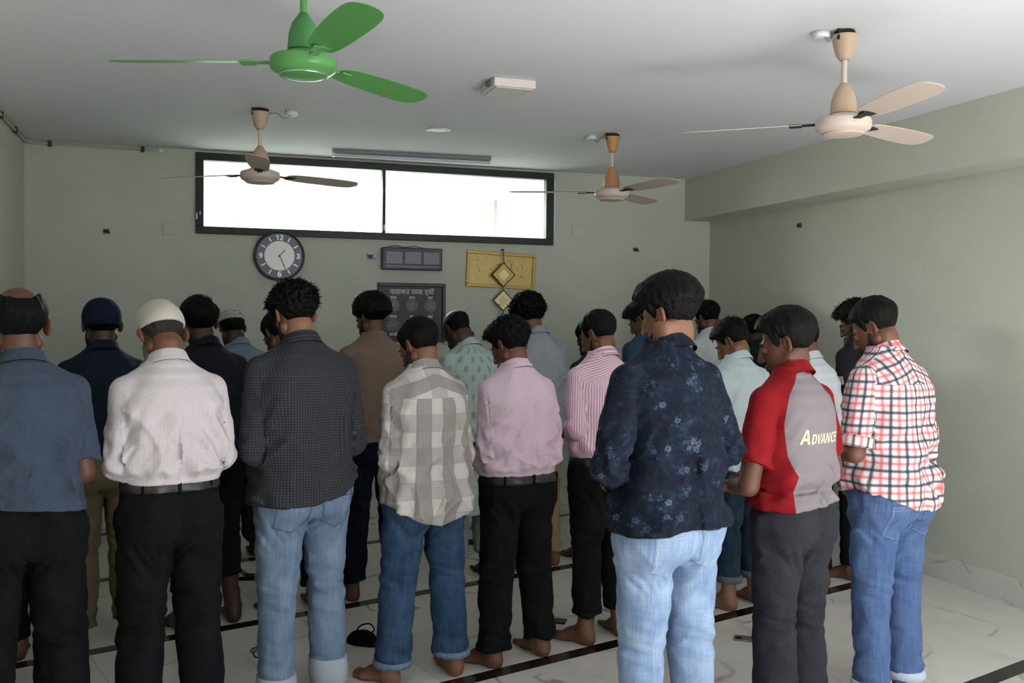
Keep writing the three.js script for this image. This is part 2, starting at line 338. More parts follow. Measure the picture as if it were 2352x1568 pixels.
function hairGeo(s, h) {
  const cf = s.curl || 0, fr = s.freq || 90, sd = s.seed || 1;
  const f = (x, y, z) => {
    let d = skull(x, y, z); if (d > 0.075) return d;
    const t = hairThick(x, y, z, s); d -= t;
    if (t > 0 && Math.abs(d) < 0.03) {
      d -= (noise(x * 55 + sd, y * 16, z * 55) * 0.004 + noise(x * 120, y * 40 + sd, z * 120) * 0.0012) * Math.min(1, t / 0.008);
      if (cf) d -= cf * Math.max(-0.3, noise(x * fr + sd, y * fr, z * fr) + 0.4 * noise(x * fr * 2, y * fr * 2 + sd, z * fr * 2)) * sstep(0.004, 0.014, t);
    }
    return d;
  };
  const g = toGeo(netMesh(f, [-0.125, -0.1, -0.145], [0.125, 0.19, 0.155], h), (x, y, z) => [Math.atan2(x, z) * 0.09, y]);
  const list = [g];
  // loose locks along the outline
  if (s.locks) {
    let sd2 = 17 + sd * 13; const r2 = () => { sd2 = (sd2 * 1664525 + 1013904223) >>> 0; return sd2 / 4294967296; };
    const p = g.attributes.position, n = g.attributes.normal, P = [], N = [], U = [], I = [];
    for (let k = 0; k < s.locks; k++) {
      const i = Math.floor(r2() * p.count), x = p.getX(i), y = p.getY(i), z = p.getZ(i);
      if (hairThick(x, y, z, s) < 0.009 || y < (s.lockLow ?? 0.02)) continue;
      const L = (s.lockLen || 0.018) * (0.5 + r2()), w = (0.0022 + r2() * 0.002) * (s.lockW ?? 0.55);
      const nv = new THREE.Vector3(n.getX(i), n.getY(i), n.getZ(i));
      const dir = nv.clone().multiplyScalar(s.lockOut ?? 0.8).add(new THREE.Vector3((r2() - 0.5) * 1.2, (r2() - 0.5) * 1.2 + (s.lockUp || 0), (r2() - 0.5) * 1.2 + (s.lockFwd || 0))).normalize();
      const a = new THREE.Vector3(x, y, z).addScaledVector(nv, -0.003), b = a.clone().addScaledVector(dir, L * 0.6), c = b.clone().addScaledVector(dir, L * 0.3).add(new THREE.Vector3((r2() - 0.5), (r2() - 0.9), (r2() - 0.5)).multiplyScalar(L * 0.5));
      const side = new THREE.Vector3().crossVectors(dir, new THREE.Vector3(0.3, 0.9, 0.2)).normalize(), up = new THREE.Vector3().crossVectors(side, dir);
      const o = P.length / 3;
      for (const [q, ww] of [[a, w], [b, w * 0.8]]) for (let j = 0; j < 3; j++) { const an = j * 2.094, v = side.clone().multiplyScalar(Math.cos(an)).addScaledVector(up, Math.sin(an)); P.push(q.x + v.x * ww, q.y + v.y * ww, q.z + v.z * ww); N.push(v.x, v.y, v.z); U.push(0, 0); }
      P.push(c.x, c.y, c.z); N.push(dir.x, dir.y, dir.z); U.push(0, 0);
      for (let j = 0; j < 3; j++) { const a0 = o + j, a1 = o + (j + 1) % 3; I.push(a0, a1, a0 + 3, a1, a1 + 3, a0 + 3, a0 + 3, a1 + 3, o + 6); }
    }
    const l = new THREE.BufferGeometry(); l.setAttribute('position', new THREE.Float32BufferAttribute(P, 3)); l.setAttribute('normal', new THREE.Float32BufferAttribute(N, 3)); l.setAttribute('uv', new THREE.Float32BufferAttribute(U, 2)); l.setIndex(I);
    if (I.length) list.push(l);
  }
  return list.length > 1 ? mergeGeometries(list) : g;
}
function beardGeo(b, h) {
  const f = (x, y, z) => {
    let d = headSdf(x, y, z); if (d > 0.05) return d;
    const phi = Math.atan2(Math.abs(x), z) * 57.2958;
    const yt = table([[100, -0.005], [112, 0.0], [125, -0.03], [145, -0.047], [165, -0.043], [180, -0.042]], phi)[1];
    let t = b.t * sstep(0.004, -0.02, y - yt) * sstep(98, 110, phi);
    t *= sstep(-0.135, -0.1, y);
    const mouth = Math.hypot(x / 0.021, (y + 0.062) / 0.009); if (z < -0.07) t *= sstep(0.8, 1.3, mouth);
    if (y < -0.07) t += (b.chin || 0) * sstep(-0.06, -0.1, y) * sstep(-0.01, -0.06, z);
    t -= 0.005 * sstep(0.003, 0.0, t);
    return d - t - (t > 0.002 ? noise(x * 110, y * 70, z * 110) * 0.0025 : 0);
  };
  return toGeo(netMesh(f, [-0.1, -0.16, -0.15], [0.1, 0.02, 0.06], h));
}
function capGeo(c, h) {
  const f = (x, y, z) => {
    let d = skull(x, y, z);
    const flat = ell(x, y, z, [0, 0.05, 0.008], [0.083, c.tall || 0.092, 0.1]);
    d = Math.min(d - (c.t || 0.012), flat - 0.003);
    if (c.flatTop) d = smax(d, y + z * (c.topTilt || 0) - c.flatTop, 0.03);
    return smax(d, (c.y0 ?? 0.045) + z * (c.tilt ?? 0) - y, 0.004);
  };
  return toGeo(netMesh(f, [-0.11, -0.03, -0.13], [0.11, 0.175, 0.135], h), (x, y, z) => [Math.atan2(x, z) * 0.09, y - z * (c.tilt ?? 0)]);
}
const HANDS = {}, FEET = {}, HEADS = {};
function handGeo(h) {
  if (HANDS[h]) return HANDS[h];
  const F = [];
  [[0.031, 0.072, 0.0092], [0.0105, 0.08, 0.0095], [-0.0105, 0.074, 0.009], [-0.03, 0.058, 0.008]].forEach(([y, L, r], i) => {
    let p = [0.086 - Math.abs(i - 1.2) * 0.004, y, 0], a = 0; const segs = [0.45, 0.3, 0.25], bend = [0.3, 0.45, 0.35];
    F.push([[0.05, y * 0.8, 0], p, r * 1.25, r * 1.1]);
    for (let k = 0; k < 3; k++) { a += bend[k]; const q = [p[0] + Math.cos(a) * L * segs[k], p[1] + y * 0.06, p[2] - Math.sin(a) * L * segs[k]]; F.push([p, q, r * (1.05 - k * 0.08), r * (0.97 - k * 0.09)]); p = q; }
  });
  F.push([[0.018, 0.026, -0.004], [0.045, 0.052, -0.016], 0.0145, 0.0115], [[0.045, 0.052, -0.016], [0.07, 0.06, -0.024], 0.011, 0.009], [[0.07, 0.06, -0.024], [0.088, 0.062, -0.026], 0.009, 0.0078]);
  const f = (x, y, z) => {
    let d = cone(x, y, z, [-0.05, 0, 0], [0.01, 0, 0], 0.026, 0.024);
    const qx = Math.abs(x - 0.048) - 0.034, qy = Math.abs(y) - 0.03, qz = Math.abs(z) - 0.004;
    d = smin(d, Math.hypot(Math.max(qx, 0), Math.max(qy, 0), Math.max(qz, 0)) + Math.min(Math.max(qx, qy, qz), 0) - 0.011, 0.02);
    for (let i = 0; i < F.length; i++) { const s = F[i], e = cone(x, y, z, s[0], s[1], s[2], s[3]); d = smin(d, e, x < 0.085 ? 0.008 : 0.003); }
    return d;
  };
  const m = netMesh(f, [-0.08, -0.06, -0.085], [0.19, 0.09, 0.04], h); return (HANDS[h] = toGeo(m));
}
function mirrored(g, axis) {
  const o = g.clone(), p = o.attributes.position, n = o.attributes.normal, i = o.index.array.slice();
  for (let k = 0; k < p.count; k++) { p.setComponent(k, axis, -p.getComponent(k, axis)); n.setComponent(k, axis, -n.getComponent(k, axis)); }
  for (let k = 0; k < i.length; k += 3) { const t = i[k]; i[k] = i[k + 1]; i[k + 1] = t; } o.setIndex(Array.from(i)); return o;
}
function footGeo(h) { // heel at z = 0, toes to -z, big toe on the -x side: a right foot
  if (FEET[h]) return FEET[h];
  const toes = [[-0.03, 0.25, 0.0135], [-0.011, 0.252, 0.0095], [0.005, 0.245, 0.009], [0.02, 0.235, 0.0085], [0.033, 0.222, 0.008]];
  const f = (x, y, z) => {
    let d = ell(x, y, z, [0, 0.03, -0.036], [0.032, 0.038, 0.038]);
    d = smin(d, cone(x, y, z, [0, 0.035, -0.045], [-0.002, 0.03, -0.15], 0.03, 0.03), 0.03);
    d = smin(d, cone(x, y, z, [0.0, 0.085, -0.052], [-0.006, 0.045, -0.13], 0.032, 0.025), 0.03);
    d = smin(d, ell(x, y, z, [0, 0.018, -0.175], [0.047, 0.024, 0.042]), 0.025);
    d = smin(d, cone(x, y, z, [0, 0.06, -0.05], [0, 0.16, -0.056], 0.036, 0.036), 0.03);
    d = smin(d, Math.hypot(Math.abs(x) - 0.03, y - 0.078, z + 0.058) - 0.013, 0.015);
    for (const [tx, tz, r] of toes) d = smin(d, cone(x, y, z, [tx * 0.9, 0.016, -tz + 0.05], [tx, 0.012, -tz], r, r * 0.95), 0.006);
    return smax(d, -y, 0.008);
  };
  return (FEET[h] = toGeo(netMesh(f, [-0.075, -0.02, -0.285], [0.075, 0.2, 0.03], h)));
}
function headGeo(h) { return HEADS[h] || (HEADS[h] = toGeo(netMesh(headSdf, [-0.115, -0.15, -0.145], [0.115, 0.145, 0.125], h))); }

/* ------------------------------------------------------------------ cloth textures */
const wrinkleBump = rep(dataTex(1024, 1024, (u, v) => {
  const w = tileNoise(u, v, 5, 61) * 0.06;
  const a = Math.abs(tileNoise(u + w, v, 7, 71)), b = Math.abs(tileNoise(u, v + w, 16, 83)), c = tileNoise(u, v, 120, 91);
  const n = 190 - a * 150 - b * 70 + c * 14; return [n, n, n];
}, false), 0.75, 0.75);
const denimBump = rep(dataTex(512, 512, (u, v, x, y) => { const n = 128 + 12 * Math.sin((x + y) * 1.9635) + tileNoise(u, v, 40, 5) * 60 + Math.abs(tileNoise(u, v, 8, 77)) * -120; return [n, n, n]; }, false), 0.4, 0.4);
const hairBump = rep(dataTex(256, 256, (u, v) => { const n = 128 + tileNoise(u, v * 0.08, 60, 3) * 150; return [n, n, n]; }, false), 0.12, 0.12);
const P3 = (a, k) => [a[0] * k, a[1] * k, a[2] * k], mix3 = (a, b, t) => [lerp(a[0], b[0], t), lerp(a[1], b[1], t), lerp(a[2], b[2], t)];
const band = (x, c, w, s = 0.03) => sstep(w / 2 + s, w / 2 - s, Math.abs(x - c));
const clothMat = (rough, p) => new THREE.MeshPhysicalMaterial({ color: 0xffffff, roughness: rough, specularIntensity: 0.25, ...p });
function cloth(color, o = {}) { const s = o.size || 0.5, t = dataTex(256, 256, (u, v) => { const n = tileNoise(u, v, 60, 5) * 9 + tileNoise(u, v, 7, 8) * 7; return [color[0] + n, color[1] + n, color[2] + n]; }); return clothMat(o.rough || 0.9, { map: rep(t, s, s), bumpMap: wrinkleBump, bumpScale: o.bump ?? 0.006 }); }
function patterned(fn, sx, sy, o = {}) { return clothMat(o.rough || 0.9, { map: rep(dataTex(o.px || 256, o.px || 256, fn), sx, sy), bumpMap: wrinkleBump, bumpScale: o.bump ?? 0.006 }); }
function denim(base, light, o = {}) {
  const t = dataTex(512, 512, (u, v, x, y) => {
    const m = clamp(0.5 + tileNoise(u, v, 4, o.s || 3) * 0.9 + tileNoise(u, v, 11, 8) * 0.5, 0, 1) * (o.mott ?? 0.6), st = tileNoise(u, v * 0.06, 150, 4) * 16 + tileNoise(u * 0.1, v, 120, 6) * 8, c = mix3(base, light, m);
    return [c[0] + st, c[1] + st, c[2] + st];
  });
  return clothMat(0.92, { map: rep(t, 0.6, 0.6), bumpMap: denimBump, bumpScale: o.bump ?? 0.003 });
}
const hairMat = new THREE.MeshPhysicalMaterial({ color: 0x060505, roughness: 0.62, specularIntensity: 0.3, bumpMap: hairBump, bumpScale: 0.003 });
const greyHairMat = std(0x161413, 0.7, { bumpMap: hairBump, bumpScale: 0.003 });
const beardMat = std(0x0b0908, 0.75, { bumpMap: hairBump, bumpScale: 0.002 });
const skins = { fair: std(0x805741, 0.55), mid: std(0x6c4632, 0.55), tan: std(0x5c3b2b, 0.55), dark: std(0x3e281c, 0.55) };
const beltMat = std(0x211d1f, 0.35), metalMat = std(0xb9b6ae, 0.3, { metalness: 0.9 });

/* ------------------------------------------------------------------ one standing person, heels at the origin, facing -z */
const cellFor = { near: 0.0085, mid: 0.0105, far: 0.013 };
function makePerson(o) {
  const H = o.H, S = H / 1.7, w = o.w || 1, sh = o.sh || 1, belly = o.belly || 0, q = o.q || 'mid', cell = cellFor[q];
  const root = thing('person', o.label, 'person', 'men standing in prayer rows');
  const [px, pz] = toWorld(o.t, o.n); root.position.set(px, 0, pz); root.rotation.y = ROT + (o.turn || 0);
  const zc = -0.075, lean = o.lean || 0;
  const st = o.stance ?? 0.095, sd = o.seed || Math.round(o.t * 37 + o.n * 91);
  const Y = k => k * H;
  /* skeleton */
  const Sx = 0.157 * S * sh, shY = Y(o.shY ?? 0.783), elY = Y(o.elbow ?? 0.61), wrY = Y(o.wrist ?? 0.61);
  const ex = (o.elbowX ?? 0.185) * S * (0.5 + 0.5 * sh), frontZ = zc - 0.125 * S * w - belly - 0.035;
  const SH = [[-Sx, shY, zc - 0.005], [Sx, shY, zc - 0.005]], EL = [[-ex, elY, zc + (o.elbowZ ?? 0.025)], [ex, elY + 0.01, zc + (o.elbowZ ?? 0.025)]], WR = [[-0.075 + (o.wristX || 0), wrY, frontZ - (o.reach || 0)], [0.085 + (o.wristX || 0), wrY + 0.008, frontZ - 0.03 - (o.reach || 0)]];
  const hipX = 0.088 * S * w;
  const legAxis = (s, y) => { const t = clamp((y - 0.06) / (Y(0.5) - 0.06), 0, 1.1), off = o.legs ? o.legs[s > 0 ? 1 : 0] : 0; return [s * lerp(st, hipX, t) + (o.swayX || 0) * t, lerp(-0.058 + off, zc + 0.005, t) - Math.sin(t * Math.PI) * 0.012]; };
  const torsoT = [[Y(0.44), 0.16, 0.112, 0.004], [Y(0.5), 0.172, 0.125, 0.006], [Y(0.55), 0.164, 0.117, 0.0], [Y(0.6), 0.148 + belly * 0.4, 0.106, -0.004], [Y(0.66), 0.152 + belly * 0.3, 0.108, -0.002], [Y(0.72), 0.162, 0.116, 0.004], [Y(0.76), 0.162, 0.112, 0.006], [Y(0.79), 0.142, 0.098, 0.002], [Y(0.818), 0.1, 0.08, -0.004], [Y(0.84), 0.06, 0.06, -0.01], [Y(0.855), 0.045, 0.045, -0.014]];
  const prof = (x, y, z, T, grow) => {
    const r = table(T, y), a = r[1] * S * w + grow, b = r[2] * S * w + grow, c = zc + r[3] - lean * sstep(Y(0.55), Y(0.85), y), u = Math.abs(x - (o.swayX || 0)) / a, v = Math.abs(z - c) / b;
    const bb = z < c ? 1 + belly * 6 * Math.exp(-(((y - Y(0.58)) / 0.13) ** 2)) : 1, vv = v / bb, k = Math.sqrt(Math.sqrt(u ** 4 + vv ** 4) * 0.45 + (u * u + vv * vv) * 0.55);
    return (k - 1) * Math.min(a, b) * 0.95;
  };
  const bodyLegT = [[0.03, 0.034], [0.1, 0.036], [Y(0.17), 0.053], [Y(0.22), 0.054], [Y(0.275), 0.052], [Y(0.38), 0.068], [Y(0.47), 0.078]];
  const legD = (x, y, z, s, T, grow) => { const a = legAxis(s, y), r = table(T, y)[1] * (0.6 + 0.4 * S * w) + grow; return Math.hypot(x - a[0], (z - a[1]) * 0.97) - r; };
  /* head frame */
  const pitch = o.pitch ?? 0.48, hp = new THREE.Object3D(); hp.rotation.set(-pitch, o.yaw || 0, o.roll || 0, 'YXZ');
  hp.scale.setScalar((o.head || 1) * 0.985); hp.position.set((o.headX || 0), Y(0.876) - (o.drop || 0), zc - 0.01 - lean - 0.02 * pitch);
  hp.updateMatrix(); const pivot = new THREE.Matrix4().makeTranslation(0, 0.06, -0.012), HM = hp.matrix.clone().multiply(pivot);
  const nk = new THREE.Vector3(0, -0.058, 0.006).applyMatrix4(HM), nk2 = new THREE.Vector3(0, 0.0, 0.026).applyMatrix4(HM);
  const nX = o.neckX || 0, neckB = [nX, Y(0.825), zc - 0.008 - lean];
  /* skin */
  const arm = (x, y, z, r0, r1, r2) => { const s = x < 0 ? 0 : 1; return smin(cone(x, y, z, SH[s], EL[s], r0, r1), cone(x, y, z, EL[s], WR[s], r1, r2), 0.012); };
  const bodySdf = (x, y, z) => {
    let d = y > Y(0.42) ? smax(prof(x, y, z, torsoT, -0.008), Math.max(y - Y(0.9), Y(0.5) - y), 0.02) : 1;
    if (y < Y(0.52)) for (const s of [-1, 1]) d = smin(d, smax(legD(x, y, z, s, bodyLegT, 0), Math.max(0.045 - y, y - Y(0.52)), 0.01), 0.01);
    if (y > Y(0.55)) {
      d = smin(d, arm(x, y, z, 0.05 * S, 0.04 * S, 0.026), 0.02);
      d = smin(d, cone(x, y, z, neckB, [nk.x, nk.y, nk.z], 0.057 * S * (o.neckR || 1), 0.051 * (o.neckR || 1)), 0.02);
      d = smin(d, cone(x, y, z, [nk.x, nk.y, nk.z], [nk2.x, nk2.y, nk2.z], 0.051 * (o.neckR || 1), 0.047), 0.02);
    }
    return d;
  };
  const hx = ex + 0.09, parts = [toGeo(netMesh(bodySdf, [-hx, 0.02, -0.42], [hx, Y(0.93), 0.12], q === 'near' ? 0.0125 : 0.016))];
  const fine = q === 'near' ? 0.005 : q === 'mid' ? 0.0062 : 0.0075;
  parts.push(headGeo(fine).clone().applyMatrix4(HM));
  const handH = o.handsSeen ? 0.0036 : 0.0062, hg = handGeo(handH);
  const basis = (X, pos, sc) => { const xv = new THREE.Vector3(...X).normalize(), zv = new THREE.Vector3().crossVectors(xv, new THREE.Vector3(0, 1, 0)).normalize(), yv = new THREE.Vector3().crossVectors(zv, xv); return new THREE.Matrix4().makeBasis(xv, yv, zv).scale(new THREE.Vector3(sc, sc, sc)).setPosition(...pos); };
  parts.push(mirrored(hg, 2).applyMatrix4(basis([1, -0.08, -0.12], WR[0], 0.95 * S)));
  parts.push(hg.clone().applyMatrix4(basis([-1, -0.1, -0.02], WR[1], 0.95 * S)));
  const fg = footGeo(q === 'near' ? 0.006 : 0.0075), splay = o.splay || [0.2, 0.2];
  for (const s of [-1, 1]) {
    const a = legAxis(s, 0.08), m = new THREE.Matrix4().makeRotationY(-s * splay[s > 0 ? 1 : 0]).setPosition(a[0], 0, a[1] + 0.054);
    parts.push((s > 0 ? fg.clone() : mirrored(fg, 0)).applyMatrix4(m));
  }
  const body = mesh('body', mergeGeometries(parts), o.skin, root);
  /* trousers */
  const T = o.pants, wy = T.waist ?? Y(0.575);
  const cuffY = T.cuffY ?? 0.07, wide = T.wide || 0;
  const pLegT = [[0.02, 0.062 + wide + (T.hem || 0)], [0.2, 0.063 + wide + (T.hem || 0) * 0.6], [Y(0.2), 0.067 + wide], [Y(0.275), 0.069 + wide * 0.8], [Y(0.38), 0.083 + wide * 0.5], [Y(0.47), 0.097]];
  const hipT = [[Y(0.43), 0.162, 0.115, 0.006], [Y(0.5), 0.178, 0.13, 0.008], [Y(0.55), 0.17, 0.122, 0.002], [Y(0.6), 0.16 + belly * 0.4, 0.114, -0.002]];
  const pantsSdf = (x, y, z) => {
    let a = legD(x, y, z, -1, pLegT, 0), b = legD(x, y, z, 1, pLegT, 0);
    a = smax(a, Math.max(cuffY - y, y - Y(0.52)), 0.012); b = smax(b, Math.max((T.cuffY2 ?? cuffY) - y, y - Y(0.52)), 0.012);
    let d = Math.min(a, b);
    if (y > Y(0.38)) {
      const gl = smin(ell(Math.abs(x), y, z, [0.078 * S * w, Y(0.505), zc + 0.048], [0.085 * S * w, 0.115 * S, 0.083 * S * w]), 1, 0.001);
      let hip = smax(prof(x, y, z, hipT, 0.0), Y(T.crotch ?? 0.45) - y, 0.045); hip = smin(hip, gl, 0.05);
      d = smin(d, hip, 0.03);
    }
    d = smax(d, y - wy, 0.006);
    if (Math.abs(d) < 0.035) {
      const low = sstep(Y(0.22), 0.06, y), knee = Math.exp(-(((y - Y(0.29)) / 0.09) ** 2)), crot = Math.exp(-(((y - Y(0.43)) / 0.06) ** 2));
      const fo = (T.fold ?? 1) * 1.35; d += 0.009 * fo * (0.6 * noise(x * 9 + sd, y * 4, z * 9) + Math.abs(noise(x * 10 - y * 4, y * 7 + sd, z * 10)) - 0.25) + 0.0085 * fo * ((low * 1.3 + knee * 1.1) * noise(x * 6 + sd, y * 27 + x * 10, z * 6 + 3) + crot * 1.2 * noise(x * 9, y * 22 - Math.abs(x) * 34, z * 10 + sd) + 0.3 * noise(x * 20, y * 20 + sd, z * 20));
    }
    return d;
  };
  const pm = netMesh(pantsSdf, [-0.3, Math.min(cuffY, T.cuffY2 ?? cuffY) - 0.03, -0.33 - belly], [0.3, wy + 0.03, 0.17], cell);
  const pg = regions(pm, x => x < (o.swayX || 0) * 0.5 ? 'l' : 'r', (r, x, y, z) => { const a = legAxis(r === 'l' ? -1 : 1, y); return [Math.atan2(x - a[0], z - a[1]) * 0.085 + (r === 'l' ? 3 : 7), y]; }, () => 0.085 * 2 * Math.PI);
  const pants = mesh('trousers', mergeGeometries(Object.values(pg)), T.mat, root);
  const radial = (f, cx, cz, y, an, off) => { let lo = 0, hi = 0.4; for (let k = 0; k < 22; k++) { const m = (lo + hi) / 2; if (f(cx + Math.sin(an) * m, y, cz + Math.cos(an) * m) < 0) lo = m; else hi = m; } return lo + off; };
  const ring = (f, cen, y0, y1, off, n = 48, thick = 0.003) => {
    const rows = [[y0, -0.004], [y0, off], [(y0 + y1) / 2, off + thick], [y1, off], [y1, -0.004]], P = [], U = [], I = [];
    rows.forEach(([y, of], j) => { for (let i = 0; i <= n; i++) { const an = i / n * Math.PI * 2, [cx, cz] = cen(y), yy = typeof y === 'number' ? y : 0, r = radial(f, cx, cz, clamp(yy, cuffY + 0.012, wy - 0.012), an, of); P.push(cx + Math.sin(an) * r, yy, cz + Math.cos(an) * r); U.push(an * 0.1, yy + j * 0.002); } });
    for (let j = 0; j < rows.length - 1; j++) for (let i = 0; i < n; i++) { const a = j * (n + 1) + i, b = a + 1, c = a + n + 1, d = c + 1; I.push(a, b, c, b, d, c); }
    const g = new THREE.BufferGeometry(); g.setAttribute('position', new THREE.Float32BufferAttribute(P, 3)); g.setAttribute('uv', new THREE.Float32BufferAttribute(U, 2)); g.setIndex(I); g.computeVertexNormals(); return g;
  };
  const smoothP = (x, y, z) => pantsSdf(x, y, z);
  if (T.cuff) for (const s of [-1, 1]) {
    const cy = s < 0 ? cuffY : (T.cuffY2 ?? cuffY), lf = (x, y, z) => legD(x, y, z, s, pLegT, 0);
    const g = ring(lf, y => legAxis(s, y), cy - 0.006, cy + T.cuff, 0.009, 40, 0.004); mesh('rolled_cuff', g, T.cuffMat, pants);
  }
  if (T.belt) {
    const belt = mesh('belt', ring(smoothP, () => [o.swayX || 0, zc], wy - 0.038, wy - 0.002, 0.005, 64, 0.001), T.beltMat || beltMat, root);
    for (const an of [-0.9, 0, 0.9]) { const r = radial(smoothP, 0, zc, wy - 0.02, an, 0.007); const m = mesh('belt_loop', rbox(0.012, 0.05, 0.006, 0.002), T.mat, belt); m.position.set(Math.sin(an) * r, wy - 0.022, zc + Math.cos(an) * r); m.rotation.y = an; }
  }
  /* patch lying on a surface seen from behind */
  const patch = (f, fn, nu, nv, off) => {
    const P = [], U = [], I = [];
    for (let j = -1; j <= nv + 1; j++) for (let i = -1; i <= nu + 1; i++) {
      const [x, y] = fn(clamp(i, 0, nu) / nu, clamp(j, 0, nv) / nv); let lo = -0.1, hi = 0.25;
      for (let k = 0; k < 20; k++) { const m = (lo + hi) / 2; if (f(x, y, m) < 0) lo = m; else hi = m; }
      const edge = i < 0 || j < 0 || i > nu || j > nv; P.push(x, y, lo + (edge ? -0.003 : off)); U.push(x + 0.4, y);
    }
    const W = nu + 3; for (let j = 0; j < nv + 2; j++) for (let i = 0; i < nu + 2; i++) { const a = j * W + i; I.push(a, a + W, a + 1, a + 1, a + W, a + W + 1); }
    const g = new THREE.BufferGeometry(); g.setAttribute('position', new THREE.Float32BufferAttribute(P, 3)); g.setAttribute('uv', new THREE.Float32BufferAttribute(U, 2)); g.setIndex(I); g.computeVertexNormals(); return g;
  };
  if (T.pockets) for (const s of [-1, 1]) {
    const cx = s * 0.082 * S * w, ty = Y(T.pocketY ?? 0.535), pw = 0.142 * S, ph = 0.155 * S;
    const pos = (u, v) => [cx + (u - 0.5) * pw * (1 - 0.12 * v) + s * 0.006 * v, ty - v * ph * (0.82 + 0.18 * (1 - Math.abs(u - 0.5) * 2)) - (s * (u - 0.5)) * 0.012];
    const pk = mesh('back_pocket', patch(pantsSdf, pos, 10, 10, 0.0035), T.mat, pants);
    const sm = T.stitch || T.mat;
    mesh('stitching', mergeGeometries([patch(pantsSdf, (u, v) => pos(u, 0.04 + v * 0.02), 10, 1, 0.0046), patch(pantsSdf, (u, v) => pos(u, 0.13 + v * 0.02), 10, 1, 0.0046),
      patch(pantsSdf, (u, v) => pos(0.03 + u * 0.02, v), 1, 10, 0.0046), patch(pantsSdf, (u, v) => pos(0.95 + u * 0.02, v), 1, 10, 0.0046), patch(pantsSdf, (u, v) => pos(u, 0.95 + v * 0.02), 10, 1, 0.0046)]), sm, pants);
  }
  /* shirt */
  const C = o.shirt, ease = C.ease ?? 0.016, hemY = C.hem ?? Y(0.5), tuck = !!C.tuck, hw = C.hemWide ?? 0;
  const shT = tuck ? [[wy - 0.04, 0.15 + belly * 0.4, 0.108, 0], [wy + 0.012, 0.156 + belly * 0.4, 0.11, 0], [wy + 0.04, 0.172 + belly * 0.4, 0.124, 0.004], [wy + 0.09, 0.172 + belly * 0.3, 0.124, 0.004], [Y(0.7), 0.165, 0.118, 0.006], [Y(0.76), 0.162, 0.114, 0.008], [Y(0.79), 0.142, 0.1, 0.004], [Y(0.818), 0.1, 0.08, -0.002], [Y(0.84), 0.064, 0.058, -0.01], [Y(0.853), 0.048, 0.047, -0.014]]
    : [[hemY - 0.1, 0.176 + hw, 0.132 + hw * 0.7, 0.01], [Y(0.5), 0.174 + hw * 0.7, 0.13 + hw * 0.5, 0.01], [Y(0.58), 0.165 + belly * 0.4, 0.12, 0.004], [Y(0.66), 0.162 + belly * 0.3, 0.115, 0.004], [Y(0.72), 0.167, 0.117, 0.006], [Y(0.76), 0.162, 0.114, 0.008], [Y(0.79), 0.142, 0.1, 0.004], [Y(0.818), 0.1, 0.08, -0.002], [Y(0.84), 0.064, 0.058, -0.01], [Y(0.853), 0.048, 0.047, -0.014]];
  const sl = C.sleeve ?? 'long', slR = C.slR ?? 0.055, slEnd = C.slEnd ?? 0.62;
  const sleeveD = (x, y, z) => {
    const s = x < 0 ? 0 : 1;
    if (sl === 'long') return smin(cone(x, y, z, SH[s], EL[s], 0.057 * S, slR * S), cone(x, y, z, EL[s], [lerp(EL[s][0], WR[s][0], 0.93), lerp(EL[s][1], WR[s][1], 0.93), lerp(EL[s][2], WR[s][2], 0.93)], slR * S * 1.0, 0.042), 0.012);
    const a = SH[s], b = EL[s], e = [lerp(a[0], b[0], slEnd), lerp(a[1], b[1], slEnd), lerp(a[2], b[2], slEnd)], L = Math.hypot(b[0] - a[0], b[1] - a[1], b[2] - a[2]);
    return smax(cone(x, y, z, a, b, 0.057 * S, (slR + 0.006) * S), ((x - e[0]) * (b[0] - a[0]) + (y - e[1]) * (b[1] - a[1]) + (z - e[2]) * (b[2] - a[2])) / L, 0.004);
  };
  const torsoD = (x, y, z) => {
    let d = prof(x, y, z, shT, ease);
    d = smin(d, cone(Math.abs(x), y, z, [0.028, Y(0.828), zc - 0.014 - lean], [Sx * 0.97, shY + 0.002, zc - 0.004 - lean * 0.7], 0.044 * S, 0.055 * S), 0.035);
    return d;
  };
  const hemAt = (x, z) => { const an = Math.atan2(x, z - zc), side = Math.sin(an) ** 2; return hemY + (C.tail || 0) * (side - 0.35) + (C.skew || 0) * x + 0.004 * noise(x * 14, sd, z * 14); };
